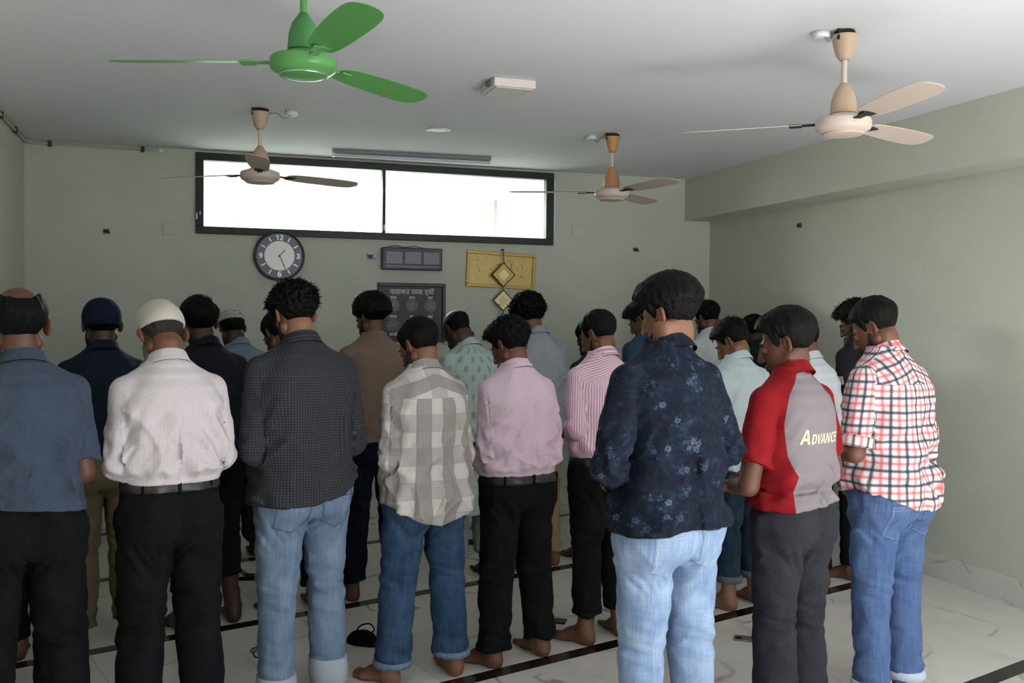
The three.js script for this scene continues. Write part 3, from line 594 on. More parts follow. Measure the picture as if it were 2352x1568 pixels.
  const shirtSdf = (x, y, z) => {
    const t = torsoD(x, y, z), a = sleeveD(x, y, z); let d = smin(t, a, 0.014);
    if (C.blouse) { const k = C.blouse; d += k * (0.9 * Math.exp(-(((y - Y(0.585)) / 0.022) ** 2)) - 0.7 * Math.exp(-(((y - Y(0.625)) / 0.04) ** 2))) * (0.6 + 0.4 * sstep(-0.05, 0.08, z - zc)); }
    if (Math.abs(d) < 0.035) {
      const fo = (C.fold ?? 1) * (tuck ? sstep(wy - 0.01, wy + 0.05, y) * 0.9 + 0.1 : 1), back = y < shY ? 1 : 0.3;
      if (t < a) {
        const sg = Math.sign(x), ax = Math.abs(x), lowb = sstep(wy + 0.26, wy + 0.03, y), mid = sstep(shY + 0.03, shY - 0.1, y);
        const wx = noise(x * 4 + sd, y * 4, z * 4) * 0.05;
        const F1 = Math.abs(noise((x + wx) * 9 + (y) * 5.5 * sg + sd, (y + wx) * 3.2 - ax * 3, z * 4)), F2 = Math.abs(noise((x + wx) * 6.5 - y * 6 * sg, y * 5 + sd * 1.3, z * 5 + 2)), F3 = noise(x * 22 + y * 14 * sg, y * 18 + sd, z * 16);
        d += fo * mid * (0.026 * F1 + 0.02 * F2 - 0.0115 + 0.003 * F3) * (0.55 + 0.7 * lowb);
        if (tuck) d += 0.011 * fo * lowb * (noise(Math.atan2(x, z - zc) * 4 + sd, y * 9, 3) + 0.35 * noise(x * 20 + sd, y * 26 + x * 8, z * 18));
        else d += 0.01 * fo * sstep(hemY + 0.3, hemY, y) * (noise(Math.atan2(x, z - zc) * 3.2 + sd, y * 1.6, 5) + 0.55 * noise(x * 8, y * 22 + sd + x * 10, z * 12));
        const pit = Math.exp(-(((ax - Sx * 0.9) / 0.06) ** 2) - (((y - shY + 0.15) / 0.12) ** 2)); d += 0.012 * fo * pit * noise(x * 14, y * 16 + ax * 22, z * 12 + sd);
      } else {
        const el = Math.exp(-(((y - elY) / 0.12) ** 2)), up = sstep(shY + 0.02, shY - 0.08, y);
        d += fo * up * (0.013 * Math.abs(noise(x * 9 + sd, y * 7 + z * 14, z * 9)) - 0.004 + 0.009 * el * noise(x * 14 + z * 12, y * 30 + sd, z * 20) + 0.0035 * noise(x * 20, y * 26 + sd, z * 20));
      }
    }
    if (!tuck && y < wy + 0.03 && d > -0.03 && d < 0.08) d = Math.min(d, pantsSdf(x, y, z) - 0.007);
    return smax(d, Math.max(y - Y(0.862), (tuck ? wy - 0.012 : hemAt(x, z)) - y), 0.005);
  };
  const mm = netMesh(shirtSdf, [-ex - 0.11, (tuck ? wy - 0.04 : hemY - 0.06 - Math.abs(C.tail || 0) * 0.5 - Math.abs(C.skew || 0) * 0.2), -0.42 - belly], [ex + 0.11, Y(0.9), 0.2], cell);
  const yokeY = Y(0.775), seam = (x, y, z) => sleeveD(x, y, z) + 0.002 - torsoD(x, y, z);
  snapTo(mm, seam, shirtSdf, cell); if (C.yoke) snapTo(mm, (x, y, z) => z > zc ? y - yokeY : 1, shirtSdf, cell);
  const regOf = (x, y, z) => { if (seam(x, y, z) < 0) return x < 0 ? 'sl' : 'sr'; return C.yoke && y > yokeY && z > zc ? 'yoke' : 'body'; };
  const RU = 0.165;
  const uvOf = (r, x, y, z) => {
    if (r === 'body') return [Math.atan2(x, z - zc) * RU, y];
    if (r === 'yoke') return [y * 1.25 + Math.abs(x) * 0.42, x * 0.97 + 0.3];
    const s = r === 'sl' ? 0 : 1, a = SH[s], b = EL[s], c = WR[s];
    if (z > b[2] - 0.065) { const t = clamp((a[1] - y) / (a[1] - b[1]), 0, 1.2); return [Math.atan2(x - lerp(a[0], b[0], t), z - lerp(a[2], b[2], t)) * 0.062 + 0.3, 0.5 - y]; }
    const da = 1, db = 0, A = b, Bp = c;
    const ax = new THREE.Vector3(Bp[0] - A[0], Bp[1] - A[1], Bp[2] - A[2]); const L = ax.length(); ax.divideScalar(L);
    const p = new THREE.Vector3(x - A[0], y - A[1], z - A[2]), h = p.dot(ax); p.addScaledVector(ax, -h);
    const e1 = new THREE.Vector3(0, 0, 1).addScaledVector(ax, -ax.z); if (e1.lengthSq() < 0.1) e1.set(0, 1, 0).addScaledVector(ax, -ax.y); e1.normalize(); const e2 = new THREE.Vector3().crossVectors(ax, e1);
    return [Math.atan2(p.dot(e2), p.dot(e1)) * 0.062 + 0.3, (da < db ? h : h + 0.3) + 0.2];
  };
  const sg = regions(mm, regOf, uvOf, r => r === 'body' ? RU * 2 * Math.PI : r === 'yoke' ? 1e9 : 0.062 * 2 * Math.PI);
  const shirt = mesh(C.name || 'shirt', sg.body, C.mat, root);
  for (const k of ['sl', 'sr']) if (sg[k]) mesh('sleeve', sg[k], C.sleeveMat || C.mat, shirt);
  if (sg.yoke) mesh('yoke', sg.yoke, C.mat, shirt);
  if (sl === 'roll') for (const s of [0, 1]) { // rolled sleeve band
    const a = SH[s], b = EL[s], v = new THREE.Vector3(b[0] - a[0], b[1] - a[1], b[2] - a[2]).normalize(), e = new THREE.Vector3(...a).lerp(new THREE.Vector3(...b), slEnd);
    const g = lathe([[slR * S + 0.002, -0.02], [slR * S + 0.014, -0.016], [slR * S + 0.015, 0.022], [slR * S + 0.004, 0.028]], 28); g.applyQuaternion(new THREE.Quaternion().setFromUnitVectors(new THREE.Vector3(0, -1, 0), v)); g.translate(e.x, e.y, e.z); const uq = g.attributes.uv; for (let i = 0; i < uq.count; i++) uq.setXY(i, uq.getX(i) * 0.44, uq.getY(i) * 0.06);
    mesh('sleeve_cuff', g, C.mat, shirt);
  }
  /* collar: a stand that folds over, open at the throat */
  if (C.collar !== 'none') {
    const cb = new THREE.Vector3(nX, Y(0.843), zc - 0.014 - lean), P = [], U = [], I = [], n = 44, tilt = 0.3 + pitch * 0.2;
    const ch = C.collarH ?? 0.048, rows = [[0.064, -0.012], [0.0615, ch * 0.7], [0.062, ch], [0.066, ch * 1.02], [0.074, ch * 0.45], [0.082, 0.004], [0.081, 0.0], [0.07, ch * 0.5]];
    const rr = C.collar === 'band' ? [[0.066, -0.012], [0.0615, ch * 0.6], [0.0615, ch * 0.72], [0.066, ch * 0.7], [0.074, -0.012]] : rows;
    rr.forEach(([r, y], j) => { for (let i = 0; i <= n; i++) { const an = (i / n - 0.5) * 5.7, rx = r * S * 1.06, rz = r * S * 1.03, fy = y - (1 - Math.cos(an)) * 0.5 * 0.035, x = Math.sin(an) * rx, z = Math.cos(an) * rz; P.push(cb.x + x, cb.y + fy * Math.cos(tilt) + z * Math.sin(tilt) * 0.55, cb.z + z * Math.cos(tilt * 0.6) - fy * Math.sin(tilt)); U.push(C.yoke ? j * 0.012 : an * 0.07, C.yoke ? an * 0.07 : j * 0.012); } });
    for (let j = 0; j < rr.length - 1; j++) for (let i = 0; i < n; i++) { const a = j * (n + 1) + i, b = a + 1, c = a + n + 1, d = c + 1; I.push(a, b, c, b, d, c); }
    const g = new THREE.BufferGeometry(); g.setAttribute('position', new THREE.Float32BufferAttribute(P, 3)); g.setAttribute('uv', new THREE.Float32BufferAttribute(U, 2)); g.setIndex(I); g.computeVertexNormals();
    mesh('collar', g, C.collarMat || C.mat, shirt);
  }
  /* hair and head wear */
  const put = (name, g, mat, parent = root) => mesh(name, g.applyMatrix4(HM), mat, parent);
  const hh = q === 'near' ? 0.0055 : 0.007;
  if (o.hair) put('hair', hairGeo({ seed: Math.abs(sd) % 50, ...o.hair }, hh), o.hairMat || hairMat);
  if (o.beard) put('beard', beardGeo(o.beard, hh), o.beardMat || beardMat);
  if (o.cap) put(o.cap.name || 'cap', capGeo(o.cap, hh), o.cap.mat);
  for (const s of [-1, 1]) put('eyebrow', tube([[s * 0.012, 0.027, -0.099], [s * 0.03, 0.031, -0.0955], [s * 0.047, 0.026, -0.083]], 0.0032, 8, 5), beardMat);
  if (o.glasses) {
    const gl = [];
    for (const s of [-1, 1]) { gl.push(new THREE.TorusGeometry(0.022, 0.0016, 6, 20).scale(1.1, 0.85, 1).translate(s * 0.031, 0.003, -0.112)); gl.push(tube([[s * 0.055, 0.008, -0.11], [s * 0.079, 0.012, -0.06], [s * 0.083, 0.01, -0.005], [s * 0.082, -0.012, 0.012]], 0.0018, 16, 5)); }
    gl.push(tube([[-0.009, 0.006, -0.114], [0, 0.009, -0.116], [0.009, 0.006, -0.114]], 0.0016, 6, 5));
    put('glasses', mergeGeometries(gl), std(0x2a2624, 0.3));
  }
  o.extra && o.extra({ root, shirt, pants, pantsSdf, shirtSdf, patch, Y, S, zc, HM, SH, EL });
  return root;
}
/* ------------------------------------------------------------------ the men */
const R1 = -2.30, R2 = -3.57, R3 = -4.87, R4 = -6.15;
const black = cloth([19, 19, 21], { bump: 0.004 }), charcoal = cloth([47, 47, 53], { bump: 0.005 }), navyTrouser = cloth([20, 25, 38], { bump: 0.004 }), khaki = cloth([104, 94, 70], { bump: 0.005 }), olive = cloth([52, 47, 40], { bump: 0.004 }), tanT = cloth([150, 126, 98]), pajama = cloth([150, 158, 155]);
const jeansPale = denim([118, 140, 174], [172, 188, 212], { mott: 0.75, s: 3 }), jeansLight = denim([96, 114, 138], [138, 153, 173], { s: 13 }), jeansBlue = denim([44, 66, 94], [78, 104, 132], { s: 23 }), jeansMid = denim([76, 97, 138], [104, 124, 162], { s: 33, mott: 0.45 }), jeansDark = denim([32, 48, 62], [52, 70, 86], { s: 43 });
const paleCuff = cloth([158, 164, 174], { bump: 0.003 }), whiteCuff = cloth([190, 197, 210], { bump: 0.003 });
const stitchPale = std(0xaebbd0, 0.9), stitchDark = std(0x44586f, 0.9), stitchMid = std(0x7f93b4, 0.9);

const creamStripe = patterned((u, v) => { const s = band((u * 24) % 1, 0.5, 0.16, 0.08), n = tileNoise(u, v, 50, 3) * 6; return P3([206 + n, 197 + n, 201 + n], 1 - 0.07 * s * (0.5 + 0.5 * Math.sign(Math.sin(v * 400)))); }, 0.36, 0.36, { px: 512, bump: 0.008 });
const greyCheck = patterned((u, v) => { const a = (u * 16) % 1, b = (v * 16) % 1, l = Math.max(band(a, 0.5, 0.2, 0.08), band(b, 0.5, 0.2, 0.08)), n = tileNoise(u, v, 60, 4) * 8; return mix3([44 + n, 44 + n, 49 + n], [82, 82, 88], l * 0.75); }, 0.17, 0.17, { px: 256 });
const greyPlaid = patterned((u, v) => {
  const bar = x => { let k = band(x, 0.3, 0.54, 0.01); for (const c of [0.12, 0.2, 0.3, 0.4, 0.48]) k -= band(x, c, 0.008, 0.006) * 0.45; for (const c of [0.62, 0.9]) k += band(x, c, 0.012, 0.006) * 0.35; return clamp(k, 0, 1); };
  const a = bar(u), b = bar((v + 0.2) % 1), n = tileNoise(u, v, 70, 6) * 7, c = mix3(mix3([208, 203, 199], [146, 139, 138], a * 0.8), [146, 140, 138], b * 0.42); return [c[0] + n, c[1] + n, c[2] + n];
}, 0.125, 0.142, { px: 512, bump: 0.008 });
const pinkStripe = patterned((u, v) => { const s = band((u * 16) % 1, 0.5, 0.5, 0.1), n = tileNoise(u, v, 60, 6) * 6; return mix3([230 + n, 211 + n, 220 + n], [196, 150, 170], s); }, 0.2, 0.2, { px: 512 });
const navyGrid = patterned((u, v) => { const l = Math.max(band((u * 8) % 1, 0.5, 0.08, 0.05), band((v * 8) % 1, 0.5, 0.08, 0.05)), n = tileNoise(u, v, 60, 6) * 6; return mix3([22 + n, 29 + n, 42 + n], [34, 43, 58], l); }, 0.25, 0.25);
const redCheck = patterned((u, v) => {
  const wob = tileNoise(u, v, 6, 4) * 0.02, bar = (x, c) => band(x, c, 0.17, 0.075), n = tileNoise(u, v, 60, 6) * 8;
  let c = [222 + n, 215 + n, 216 + n]; const ur = bar(u + wob, 0.75), vr = bar(v + wob, 0.75), ub = bar(u + wob, 0.25), vb = bar(v + wob, 0.25);
  c = mix3(c, [222, 84, 84], ur * 0.6); c = mix3(c, [222, 84, 84], vr * 0.6); c = mix3(c, [38, 42, 56], ub * 0.72); c = mix3(c, [38, 42, 56], vb * 0.72); return c;
}, 0.058, 0.058, { px: 256, bump: 0.009 });
const mintMotif = patterned((u, v) => {
  const n = tileNoise(u, v, 50, 3) * 6; let k = 0; const leaf = (cx, cy) => { const x = (u - cx + 1.5) % 1 - 0.5, y = (v - cy + 1.5) % 1 - 0.5; const r = Math.hypot(x / 0.15, y / 0.2), a = Math.atan2(x, y); return r < 1 + 0.1 * Math.cos(a * 7) ? 0.6 + 0.4 * Math.sin(y * 60) : 0; };
  k = Math.max(leaf(0.25, 0.25), leaf(0.75, 0.75)); return mix3([176 + n, 192 + n, 188 + n], [98, 124, 128], k * 0.7);
}, 0.1, 0.11);
const floral = clothMat(0.9, { bumpMap: wrinkleBump, bumpScale: 0.007, map: (() => {
  const t = canvasTex(1024, 1024, (c, w) => {
    c.fillStyle = '#181d29'; c.fillRect(0, 0, w, w); let s = 5; const r = () => { s = (s * 1664525 + 1013904223) >>> 0; return s / 4294967296; };
    const wrapDot = (x, y, rad, fill) => { c.fillStyle = fill; for (const dx of [-w, 0, w]) for (const dy of [-w, 0, w]) { c.beginPath(); c.arc(x + dx, y + dy, rad, 0, 7); c.fill(); } };
    for (let i = 0; i < 1500; i++) wrapDot(r() * w, r() * w, 3 + r() * 14, 'rgba(' + [34 + r() * 10, 44 + r() * 12, 62 + r() * 16].map(Math.round).join(',') + ',0.25)');
    const blobs = []; for (let i = 0; i < 26; i++) blobs.push([r() * w, r() * w]);
    for (const [x, y] of blobs) for (let k = 0; k < 26; k++) { const a = r() * 6.3, d = r() * 52; wrapDot(x + Math.cos(a) * d, y + Math.sin(a) * d, 4 + r() * 12, 'rgba(' + [40, 52, 72].map(v => Math.round(v + r() * 14)).join(',') + ',0.2)'); }
    for (let i = 0; i < 56; i++) { const b = i % 2 ? [r() * w, r() * w] : blobs[i % 26], x = b[0] + (r() - 0.5) * 100, y = b[1] + (r() - 0.5) * 100, R = 7 + r() * 6, ph = r() * 6; const pale = r() < 0.3; for (let p = 0; p < 5; p++) wrapDot(x + Math.cos(ph + p * 1.257) * R, y + Math.sin(ph + p * 1.257) * R, R * 0.62, pale ? 'rgba(120,128,144,0.5)' : 'rgba(74,92,118,0.5)'); wrapDot(x, y, R * 0.35, 'rgba(40,50,72,0.9)'); for (let p = 0; p < 5; p++) wrapDot(x + (r() - 0.5) * 70, y + (r() - 0.5) * 70, 3 + r() * 3, 'rgba(78,98,128,0.5)'); }
  }); t.wrapS = t.wrapT = THREE.RepeatWrapping; return rep(t, 0.62, 0.62);
})() });
/* two tone polo with lettering: u runs once round the trunk, v from 0.80 m to 1.50 m */
const poloMat = clothMat(0.9, { bumpMap: wrinkleBump, bumpScale: 0.005, map: (() => {
  const W = 2048, Hh = 1400, px = W / (0.165 * 2 * Math.PI);
  const t = canvasTex(W, Hh, (c) => {
    c.fillStyle = '#82181f'; c.fillRect(0, 0, W, Hh);
    const X = m => W / 2 + m * px, Yp = y => (1.5 - y) / 0.7 * Hh;
    c.fillStyle = '#7f787c'; c.beginPath();
    const L = [[0.10, 1.5], [0.12, 1.40], [0.163, 1.33], [0.178, 1.22], [0.165, 1.1], [0.125, 1.03], [0.142, 0.97], [0.118, 0.8]];
    L.forEach(([m, y], i) => i ? c.lineTo(X(-m), Yp(y)) : c.moveTo(X(-m), Yp(y))); L.slice().reverse().forEach(([m, y]) => c.lineTo(X(m), Yp(y))); c.fill();
    c.save(); c.fillStyle = '#cfc9a4'; c.translate(X(-0.12), Yp(1.145)); c.transform(1, 0, -0.22, 1, 0, 0);
    c.font = 'bold 150px sans-serif'; c.save(); c.scale(0.95, 1.0); c.fillText('A', 0, 0); c.restore(); c.font = 'bold 104px sans-serif'; c.scale(0.98, 1); c.fillText('DVANCE', 100, 0); c.restore();
  });
  t.wrapS = THREE.RepeatWrapping; t.wrapT = THREE.ClampToEdgeWrapping; t.repeat.set(1 / (0.165 * 2 * Math.PI), 1 / 0.7); t.offset.set(0.5, -0.8 / 0.7); return t;
})() });
const red = cloth([131, 24, 31]), crochet = patterned((u, v) => { const k = Math.sin(u * 60) * Math.sin(v * 60), n = tileNoise(u, v, 60, 3) * 14; return P3([196 + n, 188 + n, 178 + n], 1 - 0.14 * Math.max(0, k)); }, 0.1, 0.1, { bump: 0.004 });
const bandCap = patterned((u, v) => { const s = (v * 5) % 1, g = band(s, 0.3, 0.24, 0.04) + band(s, 0.75, 0.16, 0.04); return mix3([206, 204, 202], [120, 108, 106], clamp(g, 0, 1) * 0.8); }, 0.15, 0.15, { bump: 0.003 });
const navyCap = cloth([24, 30, 48], { bump: 0.002 });

// second row from the camera, left to right
makePerson({ q: 'near', t: 0.495, n: R2, H: 1.70, w: 1.06, skin: skins.tan, seed: 3, pitch: 0.2, head: 1.1, headX: -0.01, stance: 0.13, elbowX: 0.185,
  label: 'balding man in a slate blue short-sleeved shirt and black trousers', shirt: { mat: cloth([66, 75, 92]), sleeve: 'short', slEnd: 0.86, slR: 0.056, hem: 0.945, ease: 0.014, skew: -0.12, collarH: 0.045 },
  pants: { mat: black, waist: 1.0, belt: true, wide: 0.02, cuffY: 0.05 }, hair: { side: 0.007, top: 0.012, bald: 0.068, baldz: 0.03, nape: 0.0, fade1: 0.06 } });
makePerson({ q: 'near', t: 0.985, n: R2, H: 1.685, w: 1.03, skin: skins.mid, seed: 8, pitch: 0.72, yaw: 0.1, head: 1.02, headX: 0.0, stance: 0.12, elbowX: 0.185, elbow: 0.63, lean: 0.01,
  label: 'bearded man in a white crochet cap and pale cream shirt tucked into black trousers', shirt: { mat: creamStripe, tuck: true, ease: 0.02, fold: 1.35, slR: 0.056, yoke: true },
  pants: { mat: black, waist: 1.0, belt: true, beltMat: std(0x2c2829, 0.4), wide: 0.016, cuffY: 0.05 }, hair: { side: 0.005, top: 0.008, nape: 0.0 }, hairMat: greyHairMat, beard: { t: 0.012, chin: 0.05 }, beardMat: std(0x5c564f, 0.8), cap: { mat: crochet, name: 'crochet_cap', y0: 0.036, tilt: -0.3, t: 0.013, tall: 0.108, flatTop: 0.148 } });
makePerson({ q: 'near', t: 1.515, n: R2 - 0.02, H: 1.765, w: 1.04, skin: skins.fair, seed: 12, sh: 1.08, pitch: 0.42, yaw: 0.12, headX: -0.01, stance: 0.12, elbowX: 0.193, legs: [0.01, -0.02],
  label: 'tall man in a dark grey small-check shirt and light washed jeans with wide rolled cuffs', shirt: { mat: greyCheck, hem: 0.87, ease: 0.02, tail: 0.03, skew: 0.16, slR: 0.056, fold: 1.4, yoke: true, hemWide: 0.005 },
  pants: { mat: jeansLight, waist: 1.0, pockets: true, stitch: stitchDark, cuffY: 0.075, cuffY2: 0.1, cuff: 0.095, cuffMat: paleCuff, wide: 0.004, pocketY: 0.515 }, hair: { side: 0.012, top: 0.03, curl: 0.008, freq: 80, locks: 1400, lockLen: 0.016, lockOut: 1, nape: 0.004, quiff: 0.012 }, beard: { t: 0.005 } });
makePerson({ q: 'near', t: 2.085, n: R2 - 0.02, H: 1.62, w: 1.06, skin: skins.fair, seed: 21, pitch: 0.5, yaw: 0.3, headX: 0.015, neckX: 0.005, stance: 0.135, elbowX: 0.185, legs: [-0.06, 0.0], splay: [0.4, 0.25],
  label: 'black-bearded man in a grey and white large plaid shirt and blue jeans', shirt: { mat: greyPlaid, hem: 0.74, ease: 0.022, tail: 0.09, slR: 0.056, fold: 1.5, yoke: true, hemWide: 0.012 },
  pants: { mat: jeansBlue, waist: 0.9, cuffY: 0.085, cuffY2: 0.1, cuff: 0.022, cuffMat: jeansLight, wide: 0.012, pockets: true, stitch: stitchDark, pocketY: 0.5 }, hair: { side: 0.007, top: 0.014, nape: 0.0 }, beard: { t: 0.013, chin: 0.02 } });
makePerson({ q: 'near', t: 2.566, n: R2, H: 1.615, w: 1.06, skin: skins.mid, seed: 33, pitch: 0.45, yaw: 0.25, headX: 0.005, stance: 0.13, elbowX: 0.176, belly: 0.02, splay: [0.35, 0.1],
  label: 'man in a plain pink shirt tucked into black trousers', shirt: { mat: cloth([214, 190, 206], { bump: 0.008 }), tuck: true, ease: 0.022, fold: 1.6, slR: 0.056 },
  pants: { mat: black, waist: 0.885, belt: true, wide: 0.012, cuffY: 0.085 }, hair: { side: 0.008, top: 0.026, curl: 0.006, freq: 85, quiff: 0.02, locks: 1100, lockLen: 0.012, lockFwd: -0.5, nape: 0.002 } });
makePerson({ q: 'near', t: 3.085, n: R2, H: 1.67, w: 0.98, skin: skins.mid, seed: 41, pitch: 0.45, yaw: 0.3, headX: 0.03, neckX: 0.012, stance: 0.1, elbowX: 0.185, elbow: 0.645, splay: [0.3, 0.3],
  label: 'man in a pink and white vertically striped shirt tucked into black trousers', shirt: { mat: pinkStripe, tuck: true, ease: 0.018, slR: 0.06, sleeve: 'long', yoke: true, fold: 0.8 },
  pants: { mat: black, waist: 0.925, belt: true, wide: 0.008, cuffY: 0.15 }, hair: { side: 0.004, top: 0.011, fade0: -0.02, nape: 0.008 }, beard: { t: 0.003 } });
makePerson({ q: 'mid', t: 4.10, n: R2, H: 1.63, w: 0.98, skin: skins.fair, seed: 47, pitch: 0.62, yaw: 0.35, headX: 0.04, neckX: 0.015, stance: 0.1, elbowX: 0.185, lean: 0.03, splay: [0.35, 0.3],
  label: 'young man in a pale mint white shirt and dark blue rolled jeans', shirt: { mat: cloth([188, 202, 206]), hem: 0.76, ease: 0.018, tail: 0.04, slR: 0.056 },
  pants: { mat: jeansDark, waist: 0.92, cuffY: 0.16, cuff: 0.03, cuffMat: cloth([92, 98, 104]), wide: 0.0 }, hair: { side: 0.006, top: 0.022, quiff: 0.012, nape: 0.012, locks: 250 } });
makePerson({ q: 'mid', t: 4.70, n: R2, H: 1.62, w: 1.0, skin: skins.mid, seed: 53, pitch: 0.5, stance: 0.09, headX: 0.0,
  label: 'man in a white shirt and black trousers mostly hidden behind the red polo shirt', shirt: { mat: cloth([206, 210, 216]), hem: 0.8, ease: 0.018 }, pants: { mat: black, waist: 0.9, cuffY: 0.13 }, hair: { side: 0.006, top: 0.016 } });
makePerson({ q: 'mid', t: 5.19, n: R2, H: 1.755, w: 0.98, skin: skins.tan, seed: 59, pitch: 0.5, yaw: 0.35, stance: 0.1, headX: 0.025,
  label: 'bearded man in a black shirt with gold collar piping and a sleeve badge', shirt: { mat: cloth([34, 32, 37]), hem: 0.86, ease: 0.016, sleeve: 'short', slEnd: 0.75, slR: 0.056 }, pants: { mat: black, waist: 0.95, cuffY: 0.1 }, hair: { side: 0.012, top: 0.032, curl: 0.006, locks: 1000, lockLen: 0.02, quiff: 0.012 }, beard: { t: 0.014, chin: 0.02 },
  extra: ({ shirt, Y, S, zc, SH, EL }) => {
    const gold = std(0xb99a5e, 0.5);
    for (const k of [0, 1]) mesh('piping', tube([[-0.03, Y(0.868) - k * 0.022, zc + 0.05 + k * 0.012], [-0.075, Y(0.85) - k * 0.022, zc + 0.02 + k * 0.012], [-0.09, Y(0.835) - k * 0.022, zc - 0.04]], 0.003, 12, 5), gold, shirt);
    const m = mesh('sleeve_badge', rbox(0.006, 0.05, 0.06, 0.002), std(0xa89a94, 0.8), shirt); m.position.set(lerp(SH[0][0], EL[0][0], 0.45) - 0.07, lerp(SH[0][1], EL[0][1], 0.45), zc + 0.01); m.rotation.z = 0.25;
  } });
// nearest row
makePerson({ q: 'near', t: 2.30, n: R1, H: 1.775, w: 1.05, skin: skins.fair, seed: 61, neckR: 1.15, sh: 1.1, pitch: 0.28, yaw: 0.3, headX: 0.055, neckX: 0.025, stance: 0.12, elbowX: 0.25, elbow: 0.635, wrist: 0.575, elbowZ: 0.02, legs: [0.0, 0.03],
  label: 'tall man in a dark navy floral print shirt and pale washed jeans', shirt: { mat: floral, hem: 0.9, ease: 0.02, slR: 0.056, fold: 1.4, hemWide: 0.004, tail: -0.02, collarH: 0.048 },
  pants: { mat: jeansPale, waist: 1.0, pockets: true, stitch: stitchPale, wide: 0.006, cuffY: 0.04, pocketY: 0.515 }, hair: { side: 0.012, top: 0.036, locks: 500, lockLen: 0.016, lockOut: 0.2, lockW: 0.35, nape: -0.004, quiff: 0.012 }, beard: { t: 0.008 } });
makePerson({ q: 'near', t: 2.955, n: R1, H: 1.655, w: 0.97, skin: skins.tan, seed: 67, sh: 1.02, pitch: 0.32, yaw: 0.5, wristX: -0.04, reach: 0.05, headX: 0.035, neckX: 0.015, stance: 0.09, elbowX: 0.25, elbow: 0.6, wrist: 0.575, elbowZ: 0.0, handsSeen: true, head: 1.04,
  label: 'youth in a red and grey polo shirt with lettering and charcoal trousers', shirt: { name: 'polo_shirt', mat: poloMat, sleeveMat: red, collarMat: red, sleeve: 'short', slEnd: 0.72, slR: 0.056, hem: 0.905, ease: 0.014, skew: 0.08, fold: 0.7, hemWide: 0.004, blouse: 0.022 },
  pants: { mat: charcoal, waist: 0.95, wide: 0.012, hem: 0.012, cuffY: 0.03 }, hair: { side: 0.009, top: 0.022, quiff: 0.014, nape: 0.004 } });
makePerson({ q: 'near', t: 3.575, n: R1, H: 1.735, w: 1.06, skin: skins.mid, seed: 71, sh: 1.06, wristX: -0.03, reach: 0.03, wrist: 0.595, pitch: 0.55, yaw: 0.3, headX: 0.02, neckX: 0.012, stance: 0.12, elbowX: 0.225, elbow: 0.615, elbowZ: 0.0, handsSeen: true, lean: 0.015,
  label: 'bearded man in a red, black and white check shirt and blue jeans with white cuffs', shirt: { mat: redCheck, sleeve: 'roll', slEnd: 0.86, slR: 0.056, hem: 0.86, ease: 0.02, tail: 0.08, fold: 1.5, yoke: true, hemWide: 0.008, blouse: 0.012 },
  pants: { mat: jeansMid, waist: 0.98, cuffY: 0.09, cuff: 0.035, cuffMat: whiteCuff, pockets: true, stitch: stitchMid, wide: 0.004, pocketY: 0.5 }, hair: { side: 0.005, top: 0.017, fade0: 0.0, nape: 0.008 }, beard: { t: 0.008 } });
// third row
makePerson({ q: 'mid', t: 0.53, n: R3, H: 1.68, skin: skins.tan, seed: 73, pitch: 0.3, stance: 0.1, label: 'man in a dark slate shirt almost hidden behind the balding man', shirt: { mat: cloth([48, 52, 62]), hem: 0.84 }, pants: { mat: black, cuffY: 0.09 }, hair: {} });
makePerson({ q: 'mid', t: 1.02, n: R3, H: 1.69, w: 1.06, skin: skins.dark, seed: 79, pitch: 0.18, stance: 0.11, head: 1.04, label: 'man in a dark blue cap, navy shirt and khaki trousers', shirt: { mat: navyGrid, tuck: true, ease: 0.018 }, pants: { mat: khaki, waist: 0.925, wide: 0.012, cuffY: 0.1 }, hair: { side: 0.006, top: 0.008 }, beard: { t: 0.006 }, cap: { mat: navyCap, y0: -0.002, tilt: 0.0, t: 0.014, flatTop: 0.15 } });
makePerson({ q: 'mid', t: 1.52, n: R3, H: 1.71, w: 1.02, skin: skins.dark, seed: 83, pitch: 0.22, headX: -0.025, stance: 0.125, label: 'man in a plain black shirt and black trousers rolled to bare ankles', shirt: { mat: cloth([30, 32, 40]), hem: 0.86, ease: 0.018 }, pants: { mat: black, cuffY: 0.2, cuffY2: 0.25 }, hair: { side: 0.012, top: 0.03, curl: 0.003 } });
makePerson({ q: 'mid', t: 2.0, n: R3, elbowX: 0.17, H: 1.66, skin: skins.tan, seed: 89, pitch: 0.6, yaw: 0.25, headX: -0.055, stance: 0.1, label: 'bearded man almost hidden behind the dark grey small-check shirt', shirt: { mat: cloth([40, 44, 54]), hem: 0.84 }, pants: { mat: navyTrouser, cuffY: 0.12 }, hair: { side: 0.006, top: 0.014 }, beard: { t: 0.012, chin: 0.03 } });
makePerson({ q: 'mid', t: 2.48, n: R3, elbowX: 0.172, H: 1.755, w: 1.04, skin: skins.tan, seed: 97, pitch: 0.22, yaw: 0.3, headX: 0.005, stance: 0.14, label: 'man in a plain brown shirt and dark navy trousers', shirt: { mat: cloth([122, 105, 91]), hem: 0.9, ease: 0.018, fold: 0.8, collar: 'band' }, pants: { mat: navyTrouser, cuffY: 0.11, wide: 0.008, waist: 0.99 }, hair: { side: 0.007, top: 0.036, curl: 0.004, fade0: 0.0, fade1: 0.03, nape: 0.016, locks: 200 }, beard: { t: 0.004 } });
